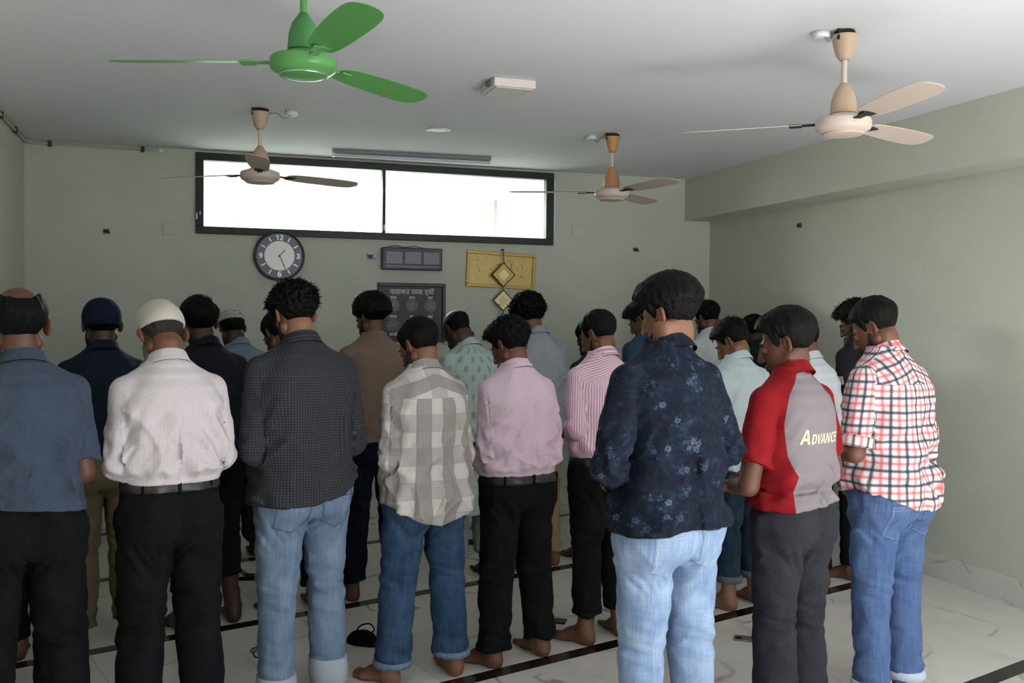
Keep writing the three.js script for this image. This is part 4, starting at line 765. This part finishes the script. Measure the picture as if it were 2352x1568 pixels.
makePerson({ q: 'mid', t: 3.13, n: R3, H: 1.69, w: 1.02, skin: skins.dark, seed: 101, pitch: 0.72, yaw: 0.2, headX: -0.03, stance: 0.11, lean: 0.02, glasses: true, label: 'balding man in a long mint kurta with a leaf block print', shirt: { name: 'kurta', mat: mintMotif, hem: 0.42, ease: 0.016, hemWide: 0.02, fold: 0.7 }, pants: { mat: pajama, cuffY: 0.16, wide: 0.01 }, hair: { side: 0.006, top: 0.012, bald: 0.095, baldz: 0.0 }, beard: { t: 0.008, chin: 0.02 } });
makePerson({ q: 'mid', t: 3.63, n: R3, H: 1.775, w: 0.98, skin: skins.mid, seed: 103, pitch: 0.4, headX: -0.035, stance: 0.12, label: 'man with curly black hair in a light grey shirt', shirt: { mat: cloth([146, 153, 160]), hem: 0.84, ease: 0.018 }, pants: { mat: tanT, cuffY: 0.1 }, hair: { side: 0.026, top: 0.042, curl: 0.016, freq: 62, locks: 1600, lockLen: 0.014, lockOut: 1, lockLow: -0.03, nape: 0.0, fade1: 0.05 } });
makePerson({ q: 'far', t: 4.12, n: R3, H: 1.61, w: 0.95, skin: skins.dark, seed: 107, pitch: 0.45, headX: -0.01, stance: 0.1, label: 'short bearded man in navy behind the pink striped shirt', shirt: { mat: cloth([34, 42, 60]), hem: 0.78 }, pants: { mat: navyTrouser, cuffY: 0.1 }, hair: { side: 0.007, top: 0.014 }, beard: { t: 0.008 } });
makePerson({ q: 'far', t: 4.60, n: R3, H: 1.765, w: 0.96, skin: skins.mid, seed: 109, pitch: 0.6, yaw: 0.4, headX: 0.015, stance: 0.1, label: 'man in a teal blue shirt behind the tall man in floral print', shirt: { mat: cloth([48, 74, 96]), hem: 0.84 }, pants: { mat: black, cuffY: 0.1 }, hair: { side: 0.01, top: 0.03, quiff: 0.018, locks: 300, lockFwd: -0.4 } });
makePerson({ q: 'far', t: 5.222, n: R3, H: 1.77, w: 0.98, skin: skins.mid, seed: 113, pitch: 0.4, headX: 0.01, stance: 0.1, label: 'man in a white shirt standing nearest the far right corner', shirt: { mat: cloth([206, 206, 212]), hem: 0.86 }, pants: { mat: black, cuffY: 0.1 }, hair: { side: 0.005, top: 0.02, nape: 0.008 }, beard: { t: 0.008 } });
makePerson({ q: 'far', t: 5.718, n: R3, H: 1.66, w: 0.97, skin: skins.dark, seed: 127, pitch: 0.5, headX: 0.03, stance: 0.1, elbowX: 0.185, label: 'man in a dark green shirt beside the right wall', shirt: { mat: cloth([26, 44, 42]), hem: 0.8 }, pants: { mat: black, cuffY: 0.1 }, hair: { side: 0.007, top: 0.02 } });
// front row
makePerson({ q: 'far', t: 2.13, n: R4, H: 1.665, w: 1.0, skin: skins.dark, seed: 131, pitch: 0.35, headX: -0.035, stance: 0.1, label: 'man in a grey-banded white cap and light blue shirt', shirt: { mat: cloth([120, 138, 154]), hem: 0.82, ease: 0.02 }, pants: { mat: olive, cuffY: 0.1, wide: 0.012 }, hair: { side: 0.008, top: 0.01 }, cap: { mat: bandCap, y0: 0.045, tilt: 0.0, t: 0.012, tall: 0.1, flatTop: 0.14 } });

/* ------------------------------------------------------------------ ceiling fans */
function fan(name, label, x, z, mat, coneMat, angles, hubY, long) {
  const t = thing(name, label, 'ceiling fan', long ? undefined : 'cream ceiling fans'); t.position.set(x, CH, z);
  const top = -(CH - hubY - 0.402), dirty = std(0x2a2622, 0.9);
  mesh('mount_bracket', mergeGeometries([box(0.06, 0.05, 0.012, 0.02, -0.02, 0), box(0.06, 0.05, 0.012, -0.02, -0.02, 0.02), new THREE.CylinderGeometry(0.04, 0.045, 0.012, 20).translate(0, -0.006, 0)]), dirty, t);
  const d = long ? top : 0;
  mesh('canopy', lathe([[0, -0.125], [0.02, -0.127], [0.026, -0.12], [0.038, -0.1], [0.048, -0.06], [0.053, -0.028], [0.056, -0.024], [0.055, -0.02], [0, -0.02]], 32), coneMat, t);
  mesh('down_rod', new THREE.CylinderGeometry(0.0125, 0.0125, 0.14 - d, 16).translate(0, -0.185 + d / 2, 0), mat, t);
  const g = new THREE.Group(); g.name = 'motor'; g.position.y = d; 
  mesh('rod_cover', lathe([[0, -0.225], [0.016, -0.224], [0.024, -0.236], [0.042, -0.262], [0.052, -0.3], [0.056, -0.35], [0.052, -0.356], [0, -0.352]], 32).translate(0, d, 0), coneMat, t);
  mesh('motor_housing', lathe([[0, -0.45], [0.05, -0.449], [0.078, -0.444], [0.082, -0.438], [0.094, -0.434], [0.112, -0.422], [0.1165, -0.412], [0.1165, -0.386], [0.11, -0.378], [0.085, -0.37], [0.06, -0.36], [0.045, -0.352], [0, -0.352]], 48).translate(0, d, 0), mat, t);
  mesh('bottom_ring', new THREE.TorusGeometry(0.081, 0.0035, 8, 48).rotateX(Math.PI / 2).translate(0, d - 0.441, 0), long ? std(0xd8dcd8, 0.2, { metalness: 0.8 }) : mat, t);
  for (const a of angles) {
    const b = new THREE.Group(); b.name = 'blade'; b.position.y = d - 0.392; b.rotation.y = a * Math.PI / 180; t.add(b);
    const rim = new THREE.SplineCurve([[0.17, 0], [0.19, -0.042], [0.28, -0.058], [0.45, -0.068], [0.6, -0.067], [0.665, -0.05], [0.69, 0.0], [0.665, 0.045], [0.58, 0.061], [0.4, 0.06], [0.25, 0.052], [0.18, 0.035], [0.17, 0]].map(p => new THREE.Vector2(...p)));
    const s = new THREE.Shape(rim.getPoints(48).slice(0, -1));
    const bg = new THREE.ExtrudeGeometry(s, { depth: 0.0025, bevelEnabled: false, curveSegments: 8 }); bg.rotateX(-Math.PI / 2);
    const p = bg.attributes.position; for (let i = 0; i < p.count; i++) { const bz = p.getZ(i); p.setY(i, p.getY(i) + bz * 0.2); } bg.computeVertexNormals();
    mesh('blade_sheet', bg, mat, b);
    mesh('blade_iron', mergeGeometries([box(0.1, 0.006, 0.03, 0.155, -0.002, 0), box(0.05, 0.006, 0.06, 0.2, -0.003, 0)]), long ? mat : dirty, b);
  }
  return t;
}
const cream = std(0xd2c1b6, 0.5), yellowed = std(0xbfa68e, 0.5), green = std(0x5a9a55, 0.3);
fan('ceiling_fan', 'green ceiling fan hanging nearest the camera', 0.3785, -3.452, green, std(0x47894a, 0.35), [160, 40, -80], 2.485, true);
fan('ceiling_fan', 'large cream ceiling fan beside the beam, nearest the right wall', 2.663, -3.472, cream, yellowed, [-100, 20, 140], 2.436);
fan('ceiling_fan', 'cream ceiling fan hanging in front of the left window pane', 0.399, -5.956, cream, yellowed, [-95, 25, 145], 2.445);
fan('ceiling_fan', 'cream ceiling fan right of the window with an orange-stained cone', 2.691, -5.925, cream, std(0xc08e62, 0.5), [-80, 40, 160], 2.441);
const whitePl = std(0xe8e8ea, 0.45);
function jbox(x, z, fx, fz, label) {
  const t = thing('junction_box', label, 'junction box', 'ceiling junction boxes'); t.position.set(x, CH, z);
  mesh('body', lathe([[0, -0.03], [0.03, -0.029], [0.036, -0.024], [0.038, 0], [0, 0]], 24), whitePl, t);
  mesh('wire', tube([[0, -0.02, 0.02], [(fx - x) * 0.3, -0.05, (fz - z) * 0.3 + 0.02], [(fx - x) * 0.6, -0.025, (fz - z) * 0.6 + 0.02], [(fx - x) * 0.95, -0.03, (fz - z) * 0.95]], 0.004, 20, 6), std(0x8a8890, 0.5), t);
}
jbox(0.585, -5.957, 0.43, -5.956, 'white junction box wired to the fan in front of the window');
jbox(2.575, -3.515, 2.64, -3.475, 'white junction box wired to the large fan beside the beam');
jbox(2.581, -6.021, 2.66, -5.94, 'white junction box wired to the fan right of the window');
/* square surface lamp, round downlight, unlit tube */
{
  const t = thing('ceiling_panel_lamp', 'square white surface-mounted ceiling lamp, unlit', 'lamp'); t.position.set(1.6, CH, -4.86);
  mesh('housing', rbox(0.23, 0.045, 0.25, 0.006, 0, -0.0225, 0), std(0xe4d9d6, 0.4), t); mesh('diffuser', rbox(0.2, 0.006, 0.22, 0.002, 0, -0.0465, 0), std(0xd2cfc8, 0.5), t);
  mesh('bracket', rbox(0.02, 0.02, 0.05, 0.003, -0.122, -0.02, 0.04), std(0x6d6a66, 0.6), t);
  const d = thing('downlight', 'round white recessed downlight in the ceiling', 'lamp'); d.position.set(1.56, CH, -6.2);
  mesh('rim', lathe([[0.06, -0.004], [0.066, -0.01], [0.082, -0.006], [0.084, 0], [0.06, 0]], 36), std(0xf4f4f2, 0.4), d); mesh('diffuser', new THREE.CylinderGeometry(0.062, 0.062, 0.004, 32).translate(0, -0.004, 0), std(0xf2f6f4, 0.4), d);
  const u = thing('tube_lamp', 'unlit tube lamp fixed to the ceiling above the window', 'lamp');
  const a = new THREE.Vector3(1.0, CH, -7.2), b = new THREE.Vector3(2.212, CH, -7.13); u.position.copy(a).lerp(b, 0.5); u.rotation.y = -Math.atan2(b.z - a.z, b.x - a.x);
  mesh('batten', rbox(1.21, 0.026, 0.05, 0.004, 0, -0.013, 0), std(0x8f8d96, 0.5), u); mesh('tube', new THREE.CylinderGeometry(0.0135, 0.0135, 1.18, 14).rotateZ(Math.PI / 2).translate(0, -0.04, 0.0), std(0xd6dadd, 0.3), u);
  for (const s of [-1, 1]) mesh('end_cap', rbox(0.02, 0.055, 0.04, 0.004, s * 0.598, -0.028, 0), std(0xe6e6ea, 0.4), u);
}
/* conduit round the far left corner */
{
  const t = thing('wall_conduit', 'painted conduit clipped along the far left ceiling corner', 'conduit'), m = std(0xb9bba6, 0.6), z = -D + 0.022, y = CH - 0.022;
  mesh('pipe', mergeGeometries([new THREE.CylinderGeometry(0.01, 0.01, 0.92, 10).rotateZ(Math.PI / 2).translate(-0.66, y, z), new THREE.CylinderGeometry(0.01, 0.01, 3.2, 10).rotateX(Math.PI / 2).translate(XL + 0.022, y, z + 1.6)]), m, t);
  for (const [x, zz] of [[-0.95, z], [-0.33, z], [XL + 0.022, -7.1], [XL + 0.022, -6.6], [XL + 0.022, -6.1]]) mesh('clip', rbox(0.024, 0.04, 0.03, 0.004, x, y, zz), std(0x3f3d36, 0.7), t);
  mesh('outlet', rbox(0.035, 0.03, 0.03, 0.005, -0.2, y - 0.004, z), whitePl, t);
}
/* hooks and blank plates in the walls */
{
  const hk = std(0x3a2c22, 0.8);
  const hook = (label, x, y, z, ry) => { const t = thing('wall_bracket', label, 'bracket', 'small wall brackets'); t.position.set(x, y, z); t.rotation.y = ry; mesh('plate', rbox(0.045, 0.036, 0.008, 0.003, 0, 0, 0.003), std(0x857c68, 0.8), t); mesh('hook', mergeGeometries([rbox(0.03, 0.022, 0.02, 0.004, 0.002, 0, 0.014), rbox(0.014, 0.014, 0.02, 0.003, 0.018, -0.01, 0.016)]), hk, t); };
  hook('small dark bracket on the wall left of the window', -0.581, 2.21, -D, 0);
  hook('small dark bracket on the wall right of the gold frame', 3.684, 2.205, -D, 0);
  hook('small dark bracket on the right wall under the beam', XR, 2.325, -6.255, -Math.PI / 2);
  const plate = (label, x, y) => { const t = thing('blank_plate', label, 'wall plate', 'painted blank plates'); t.position.set(x, y, -D); mesh('cover', rbox(0.085, 0.085, 0.012, 0.005, 0, 0, 0.005), std(0xcfd0bf, 0.7), t); };
  plate('pale blank plate on the wall left of the window', -0.149, 2.245); plate('painted blank plate on the wall right of the window', 3.125, 2.35);
  const c = thing('wall_sensor', 'small white device on the wall beside the digital panel', 'sensor'); c.position.set(1.372, 2.085, -D); mesh('body', rbox(0.07, 0.05, 0.03, 0.01, 0, 0, 0.015), std(0xb9bcc4, 0.5), c); mesh('nozzle', new THREE.CylinderGeometry(0.014, 0.018, 0.03, 14).rotateX(Math.PI / 2).translate(-0.012, -0.006, 0.042), std(0x55525a, 0.5), c);
}
/* wall clock */
{
  const t = thing('wall_clock', 'round wall clock with a silver dial and slate rim below the window', 'clock'); t.position.set(0.652, 2.064, -D);
  const put = (n, g, m) => mesh(n, g.rotateX(Math.PI / 2), m, t);
  put('case', lathe([[0, 0.035], [0.172, 0.035], [0.178, 0.048], [0.186, 0.05], [0.191, 0.042], [0.191, 0], [0, 0]], 64), std(0x2b2e3a, 0.35));
  put('rim_band', lathe([[0.112, 0.036], [0.174, 0.0365]], 64), std(0x5d6069, 0.35, { metalness: 0.3 }));
  put('dial', new THREE.CylinderGeometry(0.113, 0.113, 0.004, 64).translate(0, 0.037, 0), std(0xcfc8c4, 0.35, { metalness: 0.35 }));
  const sil = std(0xd8d8dc, 0.3, { metalness: 0.5 });
  for (let k = 0; k < 12; k++) if (k % 3) { const m = mesh('hour_mark', rbox(0.009, 0.036, 0.004, 0.001), sil, t); const a = k * Math.PI / 6; m.position.set(Math.sin(a) * 0.14, Math.cos(a) * 0.14, 0.038); m.rotation.z = -a; }
  const { FontLoader } = await import('three/addons/loaders/FontLoader.js'); const { TextGeometry } = await import('three/addons/geometries/TextGeometry.js');
  const font = await new FontLoader().loadAsync('fonts/droid/droid_sans_bold.typeface.json');
  for (const [s, x, y] of [['12', 0, 0.14], ['3', 0.14, 0], ['6', 0, -0.14], ['9', -0.14, 0]]) { const g = new TextGeometry(s, { font, size: 0.04, depth: 0.003, curveSegments: 4 }); g.center(); const m = mesh('numeral', g, sil, t); m.position.set(x, y, 0.039); }
  const hand = (L, w, a, z) => { const m = mesh('clock_hand', rbox(w, L, 0.002, 0.0008, 0, L / 2 - 0.012, 0), std(0x4a4648, 0.4), t); m.rotation.z = -a; m.position.z = z; };
  hand(0.075, 0.006, 0.76, 0.042); hand(0.118, 0.005, 2.72, 0.045);
}
/* digital panel */
{
  const t = thing('digital_panel', 'dark switched-off digital display panel with three windows', 'display'); t.position.set(1.692, 2.067, -D);
  mesh('case', rbox(0.492, 0.178, 0.05, 0.008, 0, 0, 0.025), std(0x2c2d39, 0.4), t);
  for (const x of [-0.15, 0.005, 0.155]) mesh('display_window', rbox(0.135, 0.1, 0.006, 0.002, x, 0.008, 0.05), std(0x4f4b58, 0.25), t);
  mesh('lower_strip', rbox(0.44, 0.02, 0.006, 0.002, 0, -0.062, 0.05), std(0x45444f, 0.3), t);
  mesh('cable', tube([[-0.2, 0.088, 0.02], [-0.14, 0.104, 0.02], [-0.06, 0.094, 0.02], [0.02, 0.103, 0.02], [0.1, 0.09, 0.02]], 0.003, 24, 5), std(0x33333c, 0.6), t);
}
/* prayer time board */
{
  const t = thing('prayer_time_board', 'dark framed board of six small prayer clocks with white Bengali lettering', 'notice board'); t.position.set(1.6965, 1.637, -D);
  const W = 0.555, Hh = 0.475, fm = std(0x221f24, 0.4);
  for (const s of [-1, 1]) { mesh('frame_bar', rbox(W, 0.028, 0.03, 0.005, 0, s * (Hh / 2 - 0.014), 0.015), fm, t); mesh('frame_bar', rbox(0.028, Hh - 0.056, 0.03, 0.005, s * (W / 2 - 0.014), 0, 0.015), fm, t); }
  // hand-drawn Bengali letters: strokes below a head line, in a box one unit high
  const BN = { na: [0.85, [0.7, 0, 0.7, 1], [0.7, 0.5, 0.35, 0.42, 0.15, 0.55, 0.22, 0.72, 0.36, 0.6, 0.3, 0.45]], aa: [0.4, [0.2, 0, 0.2, 1]], ma: [0.95, [0.8, 0, 0.8, 1], [0.25, 0, 0.25, 0.55, 0.8, 0.72], [0.25, 0.55, 0.15, 0.75, 0.32, 0.85, 0.4, 0.68]], ja: [1, [0.1, 0.4, 0.4, 0.25, 0.55, 0.5, 0.3, 0.9, 0.1, 0.75], [0.55, 0.4, 0.9, 0.25, 0.95, 0.6, 0.75, 0.95]], ee: [0.45, [0.35, 0, 0.1, 0.35, 0.12, 0.75, 0.35, 0.95]], ra: [0.8, [0.7, 0, 0.7, 1], [0.7, 0.3, 0.12, 0.55, 0.7, 0.85], [0.3, 1.05, 0.36, 1.05]], sa: [0.95, [0.8, 0, 0.8, 1], [0.1, 0.25, 0.35, 0.3, 0.3, 0.6, 0.8, 0.55], [0.3, 0.6, 0.15, 0.9]], ya: [0.85, [0.7, 0, 0.7, 1], [0.2, 0.1, 0.45, 0.35, 0.15, 0.6, 0.7, 0.85], [0.3, 1.08, 0.36, 1.08]], uu: [0.1, [-0.5, 1.1, -0.3, 1.25, -0.1, 1.1, -0.2, 1.3]], cha: [0.85, [0.2, 0, 0.2, 0.5, 0.6, 0.35, 0.75, 0.65, 0.45, 0.95, 0.2, 0.7]], ii: [0.45, [0.2, 0, 0.2, 1], [0.2, 0, 0.3, -0.35, -0.3, -0.3, -0.5, -0.05]], ha: [0.8, [0.2, 0.2, 0.55, 0.3, 0.25, 0.55, 0.6, 0.65, 0.4, 0.95]], ka: [0.95, [0.45, 0, 0.45, 1], [0.45, 0.35, 0.1, 0.65, 0.45, 0.9], [0.45, 0.4, 0.85, 0.35, 0.8, 0.75]], sp: [0.6] };
  const bn = (c, w, cx, y, s, lw) => {
    const words = w.split(' '), width = words.reduce((m, k) => m + BN[k][0] * s, 0); let x = cx - width / 2, hx = x; c.lineWidth = lw; c.lineCap = c.lineJoin = 'round';
    words.forEach((k, i) => { const g = BN[k]; for (const p of g.slice(1)) { c.beginPath(); for (let j = 0; j < p.length; j += 2) j ? c.lineTo(x + p[j] * s, y + p[j + 1] * s) : c.moveTo(x + p[j] * s, y + p[j + 1] * s); c.stroke(); } if (k === 'sp' || i === words.length - 1) { const e = k === 'sp' ? x : x + g[0] * s; c.beginPath(); c.moveTo(hx, y); c.lineTo(e, y); c.stroke(); hx = x + g[0] * s; } x += g[0] * s; });
  };
  const tex = canvasTex(1024, 872, (c, w, h) => {
    c.fillStyle = '#3b3336'; c.fillRect(0, 0, w, h); c.strokeStyle = '#cfcbd0';
    bn(c, 'na aa ma aa ja ee ra sp sa ma ya sp sa uu cha ii', w * 0.5, 62, 66, 13);
    ['ka ja ra', 'ja ha ra', 'aa sa ra', 'ma aa ka ra', 'ee sa aa', 'ja ma aa'].forEach((q, i) => bn(c, q, w * (0.2 + 0.3 * (i % 3)), i < 3 ? 172 : 486, 36, 9));
    bn(c, 'sa ee ha ra ii', w * 0.2, 780, 36, 9); bn(c, 'ka na aa ra', w * 0.8, 780, 36, 9);
  });
  mesh('printed_panel', new THREE.PlaneGeometry(W - 0.05, Hh - 0.05).translate(0, 0, 0.012), std(0xffffff, 0.45, { map: tex }), t);
  const A = [[0.5, 4.2], [0.7, 3.2], [5.7, 2.3], [1.2, 4.6], [0.9, 4.1], [2.2, 0.4]], wm = std(0xcfcbd0, 0.4);
  for (let i = 0; i < 6; i++) {
    const x = (-0.3 + 0.3 * (i % 3)) * (W - 0.05), y = i < 3 ? 0.055 : -0.105, d = new THREE.Group(); d.name = 'small_clock'; d.position.set(x, y, 0.013); t.add(d);
    mesh('dial', new THREE.CylinderGeometry(0.052, 0.052, 0.004, 32).rotateX(Math.PI / 2), std(0x2c2527, 0.3), d);
    A[i].forEach((a, k) => { const m = mesh('clock_hand', rbox(0.004, k ? 0.044 : 0.03, 0.002, 0.0006, 0, k ? 0.018 : 0.012, 0.004), wm, d); m.rotation.z = -a; });
  }
}
/* gold calligraphy frame and hanging ornament */
{
  const t = thing('gold_frame', 'wide gold framed calligraphy plaque hanging slightly tilted', 'picture frame'); t.position.set(2.452, 1.9955, -D); t.rotation.z = -0.038;
  const W = 0.6, Hh = 0.296, fm = std(0xc6a252, 0.4, { metalness: 0.25 });
  for (const s of [-1, 1]) { mesh('frame_bar', rbox(W, 0.026, 0.024, 0.005, 0, s * (Hh / 2 - 0.013), 0.012), fm, t); mesh('frame_bar', rbox(0.026, Hh - 0.052, 0.024, 0.005, s * (W / 2 - 0.013), 0, 0.012), fm, t); }
  const tex = canvasTex(1024, 480, (c, w, h) => {
    c.fillStyle = '#d6bb70'; c.fillRect(0, 0, w, h); let s = 9; const r = () => { s = (s * 1664525 + 1013904223) >>> 0; return s / 4294967296; };
    for (let i = 0; i < 900; i++) { c.fillStyle = 'rgba(' + (r() < 0.5 ? '218,192,120' : '168,138,66') + ',0.22)'; c.beginPath(); c.ellipse(r() * w, r() * h, 4 + r() * 22, 3 + r() * 8, r() * 3, 0, 7); c.fill(); }
    c.strokeStyle = 'rgba(92,74,34,0.75)'; c.lineCap = 'round'; const st = (lw, ...p) => { c.lineWidth = lw; c.beginPath(); c.moveTo(p[0], p[1]); for (let i = 2; i < p.length; i += 4) c.quadraticCurveTo(p[i], p[i + 1], p[i + 2], p[i + 3]); c.stroke(); };
    st(10, 300, 330, 330, 390, 390, 330, 430, 280, 470, 320); st(8, 560, 60, 590, 200, 570, 330); st(8, 650, 60, 690, 190, 650, 320); st(7, 700, 90, 640, 220, 760, 320); st(9, 140, 150, 110, 190, 150, 220, 190, 250, 130, 300); st(6, 120, 100, 140, 80, 160, 100);
    st(8, 830, 130, 880, 150, 850, 200); st(10, 820, 330, 860, 290, 890, 340); st(6, 420, 140, 500, 180, 620, 90); st(6, 330, 240, 480, 120, 520, 140);
  });
  mesh('calligraphy_panel', new THREE.PlaneGeometry(W - 0.05, Hh - 0.05).translate(0, 0, 0.008), std(0xffffff, 0.35, { map: tex, metalness: 0.1 }), t);
  const o = thing('hanging_ornament', 'string of gold diamond pendants hanging over the gold frame', 'ornament'); o.position.set(2.4595, 2.165, -D + 0.05);
  const rope = std(0x5f5636, 0.8), gold = std(0xb89f52, 0.4, { metalness: 0.4 }), pale = std(0xe2cf96, 0.4, { metalness: 0.3 }), pearl = std(0xf2eede, 0.2);
  mesh('cord', tube([[0, 0, 0], [0, -0.3, 0], [0, -0.7, 0]], 0.004, 10, 6), rope, o); mesh('nail', new THREE.CylinderGeometry(0.006, 0.006, 0.05, 10).rotateX(Math.PI / 2).translate(0, 0, -0.025), rope, o);
  [[-0.208, 0.098, gold, pale], [-0.42, 0.084, pale, std(0xf0dcae, 0.4)], [-0.625, 0.098, gold, pale]].forEach(([y, r, a, b]) => {
    const g = new THREE.Group(); g.name = 'diamond_pendant'; g.position.y = y; o.add(g);
    mesh('rim', new THREE.TorusGeometry(r, 0.008, 6, 4), rope, g); mesh('plate', new THREE.CylinderGeometry(r * 0.98, r * 0.98, 0.008, 4).rotateX(Math.PI / 2).rotateZ(Math.PI / 4 * 0), a, g);
    mesh('inset', new THREE.CylinderGeometry(r * 0.5, r * 0.6, 0.014, 4).rotateX(Math.PI / 2), b, g);
    for (const s of [-1, 1]) mesh('bead', new THREE.SphereGeometry(0.009, 12, 8).translate(s * r * 0.42, -r * 0.42, 0.01), pearl, g);
  });
}
/* things lying on the floor */
function spectacles(label, x, z, ry, folded) {
  const t = thing('eyeglasses', label, 'glasses'); t.position.set(x, 0.0, z); t.rotation.y = ry; const m = std(0x17161a, 0.35);
  const ringG = s => new THREE.TorusGeometry(0.023, 0.0034, 8, 24).scale(1.15, 0.85, 1).translate(s * 0.032, 0.023, 0);
  mesh('front_frame', mergeGeometries([ringG(-1), ringG(1), tube([[-0.008, 0.028, 0], [0, 0.031, 0.001], [0.008, 0.028, 0]], 0.0022, 6, 6)]), m, t);
  for (const s of [-1, 1]) mesh('temple', tube([[s * 0.058, 0.03, 0], [s * 0.06, 0.028, -0.03], [s * (folded ? 0.02 : 0.064), 0.02, -0.085], [s * (folded ? -0.01 : 0.064), 0.006, -0.125]], 0.003, 16, 6), m, t);
  const gm = new THREE.MeshPhysicalMaterial({ color: 0xffffff, transmission: 1, roughness: 0.03, thickness: 0 });
  for (const s of [-1, 1]) mesh('lens', new THREE.CircleGeometry(0.023, 20).scale(1.12, 0.82, 1).translate(s * 0.032, 0.023, 0), gm, t);
}
spectacles('folded black eyeglasses on the floor between the black trousers and light jeans', 0.335, -4.6, 0.35, true);
function phone(label, x, z, ry, col) {
  const t = thing('mobile_phone', label, 'phone'); t.position.set(x, 0.005, z); t.rotation.y = ry;
  mesh('body', rbox(0.075, 0.009, 0.158, 0.004), std(col, 0.3), t); mesh('camera_bump', rbox(0.034, 0.004, 0.034, 0.0018, -0.014, 0.006, -0.055), std(0x1c1c1f, 0.3), t);
  for (const [a, b] of [[-0.021, -0.063], [-0.021, -0.047], [-0.007, -0.055]]) mesh('camera_lens', new THREE.CylinderGeometry(0.005, 0.005, 0.003, 16).translate(a, 0.0085, b), std(0x0c0c10, 0.1), t);
}
phone('grey mobile phone lying face down beside the charcoal trousers', 2.655, -4.12, 0.95, 0x6d6a68);
phone('dark mobile phone lying on the floor beyond the pink-shirted man', 1.81, -4.69, 1.0, 0x3a3533);
{ // black cap on the floor with a strap
  const t = thing('folded_cap', 'small black cloth cap with a loop strap on the floor beside the light jeans', 'cap'); t.position.set(0.8, 0, -4.66); t.rotation.y = -0.5; const m = cloth([16, 16, 18], { bump: 0.003 });
  const f = (x, y, z) => smax(smin(ell(x, y, z, [0, 0.01, 0], [0.075, 0.05, 0.06]), ell(x, y, z, [0.06, 0.004, 0.02], [0.06, 0.012, 0.045]), 0.02) + noise(x * 30, y * 30, z * 30) * 0.004, -y, 0.003);
  mesh('crown', toGeo(netMesh(f, [-0.1, -0.01, -0.09], [0.14, 0.08, 0.09], 0.005), (x, y, z) => [x, z]), m, t);
  mesh('strap', tube([[-0.05, 0.03, -0.05], [-0.04, 0.05, -0.1], [0.0, 0.05, -0.13], [0.03, 0.03, -0.1], [0.0, 0.02, -0.06]], 0.004, 24, 6), m, t);
}
function sandal(name, label, x, z, ry, sole, strapC) {
  const t = thing(name, label, 'sandal'); t.position.set(x, 0, z); t.rotation.y = ry;
  const s = new THREE.Shape(); s.moveTo(-0.035, 0.12); s.quadraticCurveTo(0, 0.15, 0.035, 0.12); s.quadraticCurveTo(0.052, 0.05, 0.036, -0.04); s.quadraticCurveTo(0.034, -0.12, 0, -0.125); s.quadraticCurveTo(-0.034, -0.12, -0.034, -0.04); s.quadraticCurveTo(-0.05, 0.05, -0.035, 0.12);
  mesh('sole', new THREE.ExtrudeGeometry(s, { depth: 0.018, bevelSize: 0.003, bevelThickness: 0.003, bevelSegments: 2, curveSegments: 10 }).rotateX(-Math.PI / 2).translate(0, 0.003, 0), std(sole, 0.7), t);
  const g = new THREE.CylinderGeometry(0.05, 0.05, 0.07, 24, 1, true, 0, Math.PI).rotateZ(Math.PI / 2).rotateX(-Math.PI / 2 * 0).scale(1, 0.9, 1);
  mesh('strap', tube([[-0.044, 0.02, -0.03], [-0.03, 0.052, -0.05], [0, 0.062, -0.055], [0.03, 0.052, -0.05], [0.044, 0.02, -0.03]], 0.012, 20, 8).scale(1, 1, 2.2).translate(0, 0, 0.04), std(strapC, 0.7), t);
}
sandal('sandal', 'black and pale green sandal on the floor behind the front row', 0.33, -6.0, 1.2, 0x151515, 0x9fb6a0);
sandal('sandal', 'dark sandal on the floor beside the mint kurta man', 1.84, -6.5, 1.3, 0x1b1a19, 0x2a2827);

scene.traverse(o => { if (o.isMesh) { o.castShadow = true; o.receiveShadow = true; } });
renderer.render(scene, camera);
